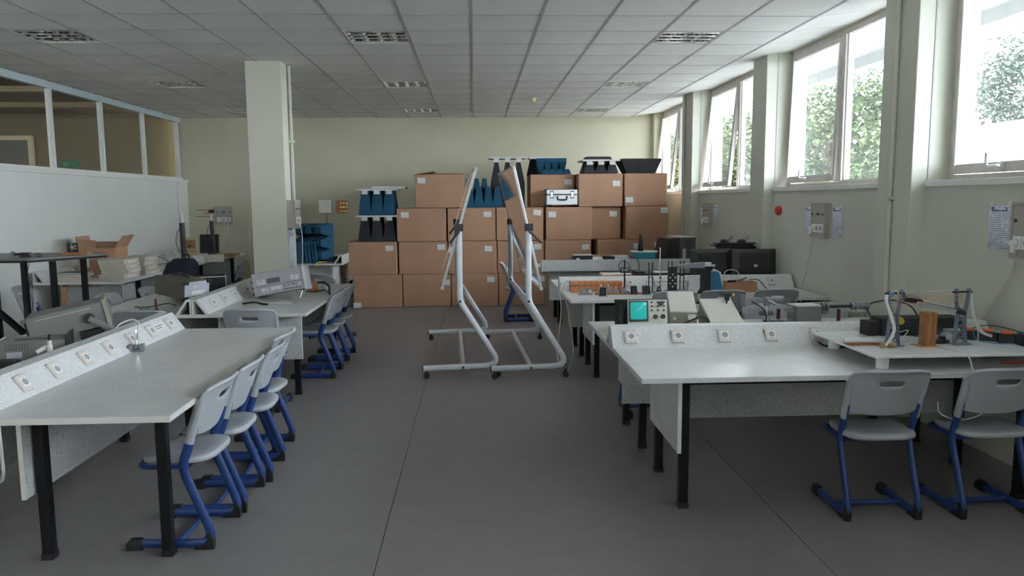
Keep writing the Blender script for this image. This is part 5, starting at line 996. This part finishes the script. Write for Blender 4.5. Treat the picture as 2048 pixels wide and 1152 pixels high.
build('end_bezel', B(0.240, 0.262, -0.188, 0.17, 0.004, 0.243), 'grey_light', t, bevel=0.003); build('rear_fins', MB().box(-0.262, -0.234, -0.15, 0.15, 0.03, 0.05).box(-0.262, -0.234, -0.15, 0.15, 0.09, 0.11).box(-0.262, -0.234, -0.15, 0.15, 0.15, 0.17), 'knob_dark', t)
build('wire_leg', MB().tube([(0.14, -0.10, 0.012), (0.17, -0.14, -0.07), (0.21, -0.10, 0.012)], 0.004), 'chrome', t, smooth=True); build('rear_leg', MB().tube([(0.14, 0.12, 0.012), (0.17, 0.12, -0.09), (0.21, 0.12, 0.012)], 0.004), 'chrome', t, smooth=True)
t = thing('copper_adapter', 'copper and black waveguide adapter with bent black cables on the bench', 'adapter', (-1.73, 8.16, Z), 0); build('block', B(-0.04, 0.04, -0.03, 0.03, 0.04, 0.10), 'cardboard_dark', t, bevel=0.003); build('fitting', MB().cyl((-0.05, -0.04, 0.03), (0.05, -0.04, 0.03), 0.018).box(-0.05, 0.06, -0.03, 0.03, 0, 0.012), 'copper', t, smooth=True)
build('black_hose', MB().tube(spline([(0.0, 0, 0.085), (0.10, -0.02, 0.09), (0.19, -0.15, 0.06), (0.23, -0.36, 0.03), (0.25, -0.45, 0.02)]), 0.012), 'cable_black', t, smooth=True); build('lead', MB().tube(spline([(-0.05, -0.15, 0.008), (0.06, -0.18, 0.01), (0.13, -0.12, 0.02), (0.2, -0.3, 0.02)]), 0.006), 'cable_black', t, smooth=True)
cable('black power lead lying before the signal generator', [(-2.16, 7.08, Z + 0.012), (-2.05, 7.10, Z + 0.02), (-1.98, 7.07, Z + 0.008), (-1.92, 7.04, Z + 0.006)], 0.010, 'cable_black')
cable('pale lead looping on the bench before the signal generator', [(-2.1, 7.3, Z + 0.02), (-1.95, 7.18, Z + 0.006), (-1.78, 7.22, Z + 0.006), (-1.72, 7.14, Z + 0.006), (-1.8, 7.08, Z + 0.006), (-1.92, 7.12, Z + 0.006)], 0.004)
cable('pale lead rising from the second left socket strip', [(-2.30, 7.6, Z + 0.05), (-2.26, 7.56, Z + 0.12), (-2.18, 7.58, Z + 0.14), (-2.13, 7.6, Z + 0.10)], 0.005)
cable('black lead on the bench beside the brown case', [(-3.1, 7.0, Z + 0.005), (-2.95, 6.95, Z + 0.01), (-2.85, 7.1, Z + 0.02), (-2.75, 7.05, Z + 0.006)], 0.005, 'cable_black')
o = thing('support_post', 'dark red post standing on the second left bench', 'post', (-2.82, 6.78, Z)); build('shaft', MB().cyl((0, 0, 0), (0, 0, 0.105), 0.009), 'maroon', o, smooth=True); build('foot', MB().cyl((0, 0, 0), (0, 0, 0.01), 0.022), 'maroon', o)
t = thing('metal_angle', 'small metal angle pieces beside the dark red post', 'bracket', (-2.93, 6.82, Z)); build('plate', B(-0.04, 0.03, -0.02, 0.02, 0, 0.006), 'metal_grey', t); build('lip', B(-0.04, -0.034, -0.02, 0.02, 0.006, 0.03), 'metal_grey', t)
# ================================================================== BLACK STAND AND LEFT WALL BENCH
t = thing('black_stand', 'tall black steel stand with a thin grey top by the left wall', 'stand', (-4.05, 7.3, 0))
hexp = [(-0.62, -0.45), (0.12, -0.45), (0.52, 0.18), (0.25, 0.42), (-0.62, 0.42)]
build('top', MB().prism(hexp, 1.225, 1.24, 'z'), 'grey_case', t, bevel=0.002); build('rim', MB().prism([(p[0] * 0.985, p[1] * 0.985) for p in hexp], 1.205, 1.224, 'z'), 'black_steel', t)
for x, y in ((0.0, -0.30), (0.24, -0.28), (0.28, 0.18), (-0.26, -0.30)): build('leg', B(x - 0.022, x + 0.022, y - 0.022, y + 0.022, 0, 1.205), 'black_steel', t, bevel=0.003)
build('diagonal_brace', MB().tube([(-0.28, -0.3, 0.78), (0.22, -0.30, 0.30)], 0.03, 4), 'black_steel', t)
Zs = 1.24
t = thing('metal_gripper', 'small black metal gripper on the tall stand', 'gripper', (-4.10, 7.12, Zs), 0); build('body', MB().box(-0.04, 0.04, -0.025, 0.025, 0, 0.04).cyl((-0.1, 0, 0.025), (-0.04, 0, 0.025), 0.010), 'black_plastic', t, bevel=0.002); build('jaw', MB().box(-0.115, -0.10, -0.02, 0.02, 0.0, 0.05).box(0.04, 0.09, -0.01, 0.01, 0.012, 0.03), 'metal_grey', t); build('lead', MB().tube(spline([(0.08, 0, 0.02), (0.12, 0, 0.03), (0.13, 0.02, 0.004), (0.09, 0.03, 0.004)]), 0.004), 'cable_black', t)
t = thing('wood_board', 'thin wooden board on the tall stand under the fan', 'board', (-3.80, 7.42, Zs), 2); build('plank', B(-0.12, 0.12, -0.06, 0.06, 0, 0.018), 'plywood', t); build('batten', B(-0.12, 0.12, -0.062, -0.06, 0, 0.018), 'wood_case', t)
t = thing('cooling_fan', 'small square black cooling fan upright on the wooden board', 'fan', (-3.83, 7.42, Zs + 0.019), 4)
f = MB(); s = 0.045
f.box(-s, s, -0.012, 0.012, 0, 0.008).box(-s, s, -0.012, 0.012, 0.082, 0.09).box(-s, -s + 0.008, -0.012, 0.012, 0.008, 0.082).box(s - 0.008, s, -0.012, 0.012, 0.008, 0.082)
for sx in (-1, 1):
    for z0, z1 in ((0.008, 0.022), (0.068, 0.082)): f.box(min(sx * 0.037, sx * 0.022), max(sx * 0.037, sx * 0.022), -0.012, 0.012, z0, z1)
build('housing', f, 'black_plastic', t); build('hub', MB().cyl((0, -0.010, 0.045), (0, 0.010, 0.045), 0.015), 'grey_light', t, smooth=True)
for k in range(5):
    a = 2 * math.pi * k / 5; c, s_ = math.cos(a), math.sin(a); build('blade', MB().prism([(0.014 * c - 0.006 * s_, 0.045 + 0.014 * s_ + 0.006 * c), (0.014 * c + 0.006 * s_, 0.045 + 0.014 * s_ - 0.006 * c), (0.037 * c + 0.010 * s_, 0.045 + 0.037 * s_ - 0.010 * c), (0.037 * c - 0.010 * s_, 0.045 + 0.037 * s_ + 0.010 * c)], -0.003, 0.003, 'y'), 'black_plastic', t)
for k in (0, 1): cable('thin wire hanging below the tall stand, %s' % ['outer', 'inner'][k], [(-3.93 + 0.03 * k, 6.84, 1.24), (-3.92 - 0.01 * k, 6.83, 1.1), (-3.90 - 0.02 * k, 6.84, 1.0), (-3.91, 6.84, 0.78)], 0.003, 'cable_black', name='wire')
for k, (z, w, m) in enumerate(((0, 0.36, 'cardboard_pale'), (0.052, 0.38, 'foam_white'), (0.078, 0.34, 'socket_white'))):
    t = thing('document_folder', 'pale folder in the pile on the left wall bench, %s' % ['bottom one', 'middle one', 'top one'][k], 'folder', (-5.02 + 0.02 * k, 9.66, Z + z), [2, -3, 4][k], 'pile of folders'); build('pages', B(-w / 2 + 0.01, w / 2 - 0.01, -0.13, 0.13, 0.003, (0.05, 0.023, 0.02)[k] - 0.003), m, t); build('cover', MB().box(-w / 2, w / 2, -0.14, 0.14, 0, 0.003).box(-w / 2, w / 2, -0.14, 0.14, (0.05, 0.023, 0.02)[k] - 0.003, (0.05, 0.023, 0.02)[k]), 'cardboard_pale' if k < 2 else 'knob_dark', t)
for k in range(8):
    b_, l_ = k // 4, k % 4
    t = thing('flat_box', 'flat beige box in the %s stack on the left wall bench, %s' % (['front', 'rear'][b_], ['lowest', 'second from below', 'third from below', 'topmost'][l_]), 'box', (-4.55 + 0.015 * ((k * 5) % 3) + 0.04 * b_, 9.92 + 0.46 * b_, Z + 0.0605 * l_), 1.5 * ((k * 3) % 4) - 2, 'flat beige boxes')
    build('body', B(-0.17, 0.15, -0.21, 0.21, 0, 0.042), 'cardboard_pale', t, bevel=0.002); build('lid', B(-0.173, 0.153, -0.213, 0.213, 0.042, 0.060), 'cardboard_pale', t, bevel=0.002); build('end_label', B(0.1505, 0.152, -0.10, 0.10, 0.006, 0.038), 'foam_white', t)
t = thing('open_carton', 'open brown carton with raised flaps behind the beige boxes', 'cardboard box', (-4.90, 10.25, Z), 3)
w, d, h = 0.23, 0.20, 0.37
bx = MB().box(-w, w, -d, d, 0, 0.005).box(-w, w, -d, -d + 0.006, 0.005, h).box(-w, w, d - 0.006, d, 0.005, h).box(-w, -w + 0.006, -d + 0.006, d - 0.006, 0.005, h).box(w - 0.006, w, -d + 0.006, d - 0.006, 0.005, h)
build('body', bx, 'cardboard', t)
def flap(pts):
    o = build('flap', MB().add(pts, [[0, 1, 2, 3]]), 'cardboard', t); o.modifiers.new('s', 'SOLIDIFY').thickness = 0.006; return o
flap([(-w, -d, h), (-w, d, h), (-w - 0.02, d, h + 0.15), (-w - 0.02, -d, h + 0.15)]); flap([(w, -d, h), (w, d, h), (w + 0.10, d, h + 0.15), (w + 0.10, -d, h + 0.15)])
flap([(-w, d, h), (w, d, h), (w, d + 0.12, h + 0.06), (-w, d + 0.12, h + 0.06)]); flap([(-w, -d, h), (0.0, -d, h), (0.0, -d - 0.02, h + 0.10), (-w, -d - 0.02, h + 0.12)])
build('barcode_label', MB().add([(w + 0.062, -d - 0.002, h + 0.09), (w + 0.10, -d - 0.002, h + 0.145), (w + 0.07, -d - 0.002, h + 0.145), (w + 0.045, -d - 0.002, h + 0.1)], [[0, 1, 2, 3]]), 'label_print', t)
build('shipping_label', B(-0.20, -0.10, -d - 0.002, -d, 0.12, 0.25), 'label_print', t)
o = thing('paper_sheet', 'loose papers at the front edge of the left wall bench', 'paper', (-4.55, 9.55, Z + 0.001), -6); build('sheet', B(-0.2, 0.16, -0.10, 0.10, 0, 0.004), 'cardboard_pale', o); build('upper_sheet', B(0.04, 0.19, -0.09, 0.02, 0.004, 0.008), 'foam_white', o)
o = thing('wood_plank', 'yellow wooden plank leaning under the left wall bench', 'plank', (-5.0, 9.3, 0), rot=(R(-6), R(2), 0)); build('plank', B(-0.03, 0.03, 0, 0.02, 0, 0.72), 'plywood', o); build('end_cap', B(-0.031, 0.031, -0.001, 0.021, 0.72, 0.73), 'wood_case', o)
# electronics row on the left wall bench
for k, (x, y, w_, d_, h_, m, lb) in enumerate(((-4.72, 10.95, 0.22, 0.18, 0.09, 'black_plastic', 'black device amid wires on the left wall bench'), (-5.05, 11.2, 0.26, 0.2, 0.10, 'grey_light', 'grey device with wires at the wall on the left bench'), (-4.45, 11.35, 0.16, 0.12, 0.06, 'cardboard_dark', 'small brown box at the edge of the left wall bench'), (-4.42, 11.62, 0.12, 0.10, 0.07, 'silver_face', 'small silver gadget at the bench end near the backpack'))):
    t = thing('bench_device', lb, 'device', (x, y, Z), 8 * k, 'devices on the left wall bench'); build('body', B(-w_ / 2, w_ / 2, -d_ / 2, d_ / 2, 0, h_), m, t, bevel=0.004); build('panel', B(-w_ / 2 + 0.01, w_ / 2 - 0.01, -d_ / 2 - 0.003, -d_ / 2, 0.01, h_ - 0.01), 'grey_light', t)
for k in range(3): cable('tangled lead on the left wall bench, %s loop' % ['front', 'middle', 'rear'][k], [(-4.9 + 0.1 * k, 10.8 + 0.3 * k, Z + 0.02), (-4.8, 10.9 + 0.3 * k, Z + 0.14), (-4.65, 11.0 + 0.3 * k, Z + 0.17), (-4.6 + 0.1 * k, 11.05 + 0.3 * k, Z + 0.08), (-4.75, 11.1 + 0.3 * k, Z + 0.03)], 0.005, ['cable_white', 'cable_black', 'cable_white'][k])
# backpack on a chair
chair(-3.40, 9.25, 100, 'chair holding the navy backpack near the left wall bench', 'loose chairs')
t = thing('backpack', 'dark navy backpack standing on a chair by the left wall bench', 'backpack', (-3.46, 8.98, 0.476), -8)
def bpr(k, z, dx=0, dy=0): return [(p[0] * k + dx, p[1] * k + dy, z) for p in rrect(-0.20, 0.20, -0.12, 0.12, 0.09, 5)]
build('body', MB().loft([bpr(0.92, 0.0), bpr(1.0, 0.04), bpr(1.02, 0.25, 0.01), bpr(0.98, 0.42, 0.03), bpr(0.85, 0.54, 0.06), bpr(0.55, 0.60, 0.08)]), 'navy_cloth', t, smooth=80)
build('front_pocket', MB().loft([[(p[0], p[1] - 0.12, z) for p in rrect(-0.14 * k, 0.14 * k, -0.05 * k, 0.04, 0.03)] for k, z in ((0.9, 0.04), (1.0, 0.10), (1.0, 0.24), (0.8, 0.30))]), 'navy_cloth', t, smooth=80)
build('badge', B(0.08, 0.11, -0.125, -0.12, 0.42, 0.45), 'silver_face', t); build('zip_pull', B(0.02, 0.03, -0.135, -0.12, 0.36, 0.41), 'alu', t); build('grab_loop', MB().tube(spline([(0.04, 0.04, 0.58), (0.06, 0.05, 0.64), (0.11, 0.05, 0.64), (0.12, 0.04, 0.58)]), 0.012), 'navy_cloth', t, smooth=True)
def pole(lb, x, y, z0, zt, prop):
    t = thing('antenna_pole', lb, 'antenna', (x, y, 0)); build('mast', MB().tube([(0.02, 0, z0), (0.0, 0, zt - 0.11)], 0.032, 12), 'black_plastic', t, smooth=60); build('tip', MB().lathe([(0.020, zt - 0.11), (0.020, zt - 0.03), (0.012, zt)], 14), 'foam_white', t, smooth=True); build('lead', MB().tube(spline([(-0.03, 0, zt - 0.18), (-0.07, 0, zt - 0.25), (-0.08, 0, zt - 0.35), (-0.05, 0, zt - 0.48)]), 0.004), 'cable_black', t, smooth=True)
    if z0 > 0.7: build('foot', MB().cyl((0.02, 0, z0), (0.02, 0, z0 + 0.015), 0.09, n=20), 'black_plastic', t)
    if prop:
        for z in (zt - 0.04, zt + 0.06): build('rotor_blade', MB().tube([(-0.24, 0, z), (0.0, 0, z + 0.004), (0.06, 0, z)], 0.012, 6, 0.4, (0, 0, 1)), 'knob_dark', t)
        build('motor', MB().box(-0.12, 0.02, -0.02, 0.02, zt + 0.0, zt + 0.03), 'copper', t); build('mount', MB().box(-0.03, 0.05, -0.025, 0.025, zt + 0.02, zt + 0.07), 'black_plastic', t)
pole('black mast with a white tip rising behind the backpack', -3.60, 9.55, 0.02, 1.585, False)
pole('black mast with small rotor blades on the far corner bench', -4.26, 12.55, Z, 1.535, True)
t = case('wall_speaker', 'cream wooden speaker box on the far corner bench', 'speaker', (-4.80, 13.1, Z), 10, 0.18, 0.16, 0.36, 'cream_plastic', None, False); build('grille', B(-0.07, 0.07, -0.084, -0.08, 0.18, 0.32), 'plywood', t); build('port', MB().cyl((-0.01, -0.09, 0.22), (-0.01, -0.08, 0.22), 0.02), 'knob_dark', t); build('shelf_line', B(-0.09, 0.09, -0.084, -0.08, 0.13, 0.14), 'cardboard_dark', t)
t = thing('computer_monitor', 'small dark monitor on the far corner bench', 'monitor', (-4.42, 12.85, Z), 6); build('stand_base', B(-0.09, 0.09, -0.07, 0.07, 0, 0.012), 'black_plastic', t); build('stand_neck', B(-0.02, 0.02, -0.015, 0.015, 0.012, 0.15), 'black_plastic', t); build('screen_shell', B(-0.15, 0.15, -0.02, 0.02, 0.11, 0.42), 'black_plastic', t, rot=(R(-8), 0, 0), bevel=0.006)
t = thing('white_router', 'small white slanted device beside the backpack', 'device', (-4.35, 12.15, Z), 10); build('body', MB().prism([(-0.06, 0), (0.06, 0), (0.05, 0.10), (-0.02, 0.12)], -0.09, 0.07, 'x'), 'foam_white', t, bevel=0.004); build('front_strip', B(-0.09, 0.07, -0.062, -0.06, 0.01, 0.03), 'grey_light', t)
t = thing('parts_box', 'low cream cardboard box with parts on the far corner bench', 'box', (-4.18 - 0.02, 12.4, Z), 14); build('body', B(-0.17, 0.15, -0.11, 0.11, 0, 0.10), 'cardboard_pale', t, bevel=0.003); build('lid', B(-0.174, 0.154, -0.114, 0.114, 0.10, 0.112), 'cardboard_pale', t)
t = thing('wicker_tray', 'brown shallow tray on the far corner bench', 'tray', (-4.40, 13.6, Z), 0); build('rim', MB().loft([ring(rrect(-0.2, 0.2, -0.16, 0.16, 0.06), 0), ring(rrect(-0.22, 0.22, -0.18, 0.18, 0.06), 0.045), ring(rrect(-0.205, 0.205, -0.165, 0.165, 0.06), 0.045), ring(rrect(-0.19, 0.19, -0.15, 0.15, 0.06), 0.01)]), 'cork', t); build('liner', B(-0.18, 0.18, -0.14, 0.14, 0.010, 0.014), 'cardboard_dark', t)
for k in range(4):
    t = thing('bench_gadget', 'small dark gadget among wires on the far corner bench, %s from the camera' % ['first', 'second', 'third', 'fourth'][k], 'gadget', (-4.62 + 0.08 * k, 12.0 + 0.11 * k, Z), 20 * k, 'gadgets on the far corner bench'); build('body', B(-0.045, 0.045, -0.03, 0.03, 0, 0.03 + 0.02 * (k % 2)), ['black_plastic', 'copper', 'knob_dark', 'metal_grey'][k], t, bevel=0.003); build('coil', MB().cyl((0, 0, 0.05), (0, 0, 0.07), 0.02), 'knob_dark', t); build('stem', MB().cyl((0, 0, 0.02), (0, 0, 0.06), 0.006), 'metal_grey', t)
# patch antennas behind the foam
t = thing('patch_antenna', 'pair of flat square antenna plates on a thin mast behind the blue foam', 'antenna', (-2.52, 12.75, Z)); build('mast', MB().cyl((0.07, 0, 0), (0.07, 0, 0.80), 0.009), 'metal_grey', t, smooth=True); build('mast_foot', MB().cyl((0.07, 0, 0), (0.07, 0, 0.012), 0.08, n=18), 'metal_grey', t); build('beige_plate', B(-0.05, 0.15, -0.03, 0.0, 0.76, 0.97), 'beige_case', t, bevel=0.003); build('arm', B(0.15, 0.23, -0.012, 0.0, 0.855, 0.875), 'metal_grey', t); pb = build('brown_plate', B(0.22, 0.42, -0.012, 0.0, 0.755, 0.965), 'wood_block', t)
for i in range(3):
    for j in range(3): build('patch', B(0.30 + 0.045 * i, 0.325 + 0.045 * i, -0.015, -0.012, 0.775 + 0.065 * j, 0.80 + 0.065 * j), 'brass', pb)
t = thing('tool_tray', 'dark metal tray with a yellow lead on the foam absorber bench', 'tray', (-2.30, 12.55, Z), 0); build('tray', B(-0.14, 0.02, -0.35, 0.14, 0, 0.05), 'black_plastic', t, bevel=0.003); build('rail', B(-0.14, 0.02, -0.36, -0.35, 0.02, 0.10), 'metal_grey', t)
cable('yellow lead over the edge of the foam absorber bench', [(-2.30, 11.85, Z + 0.02), (-2.40, 11.78, Z + 0.02), (-2.44, 11.735, Z), (-2.44, 11.73, Z - 0.04)], 0.006, 'yellow_plastic')
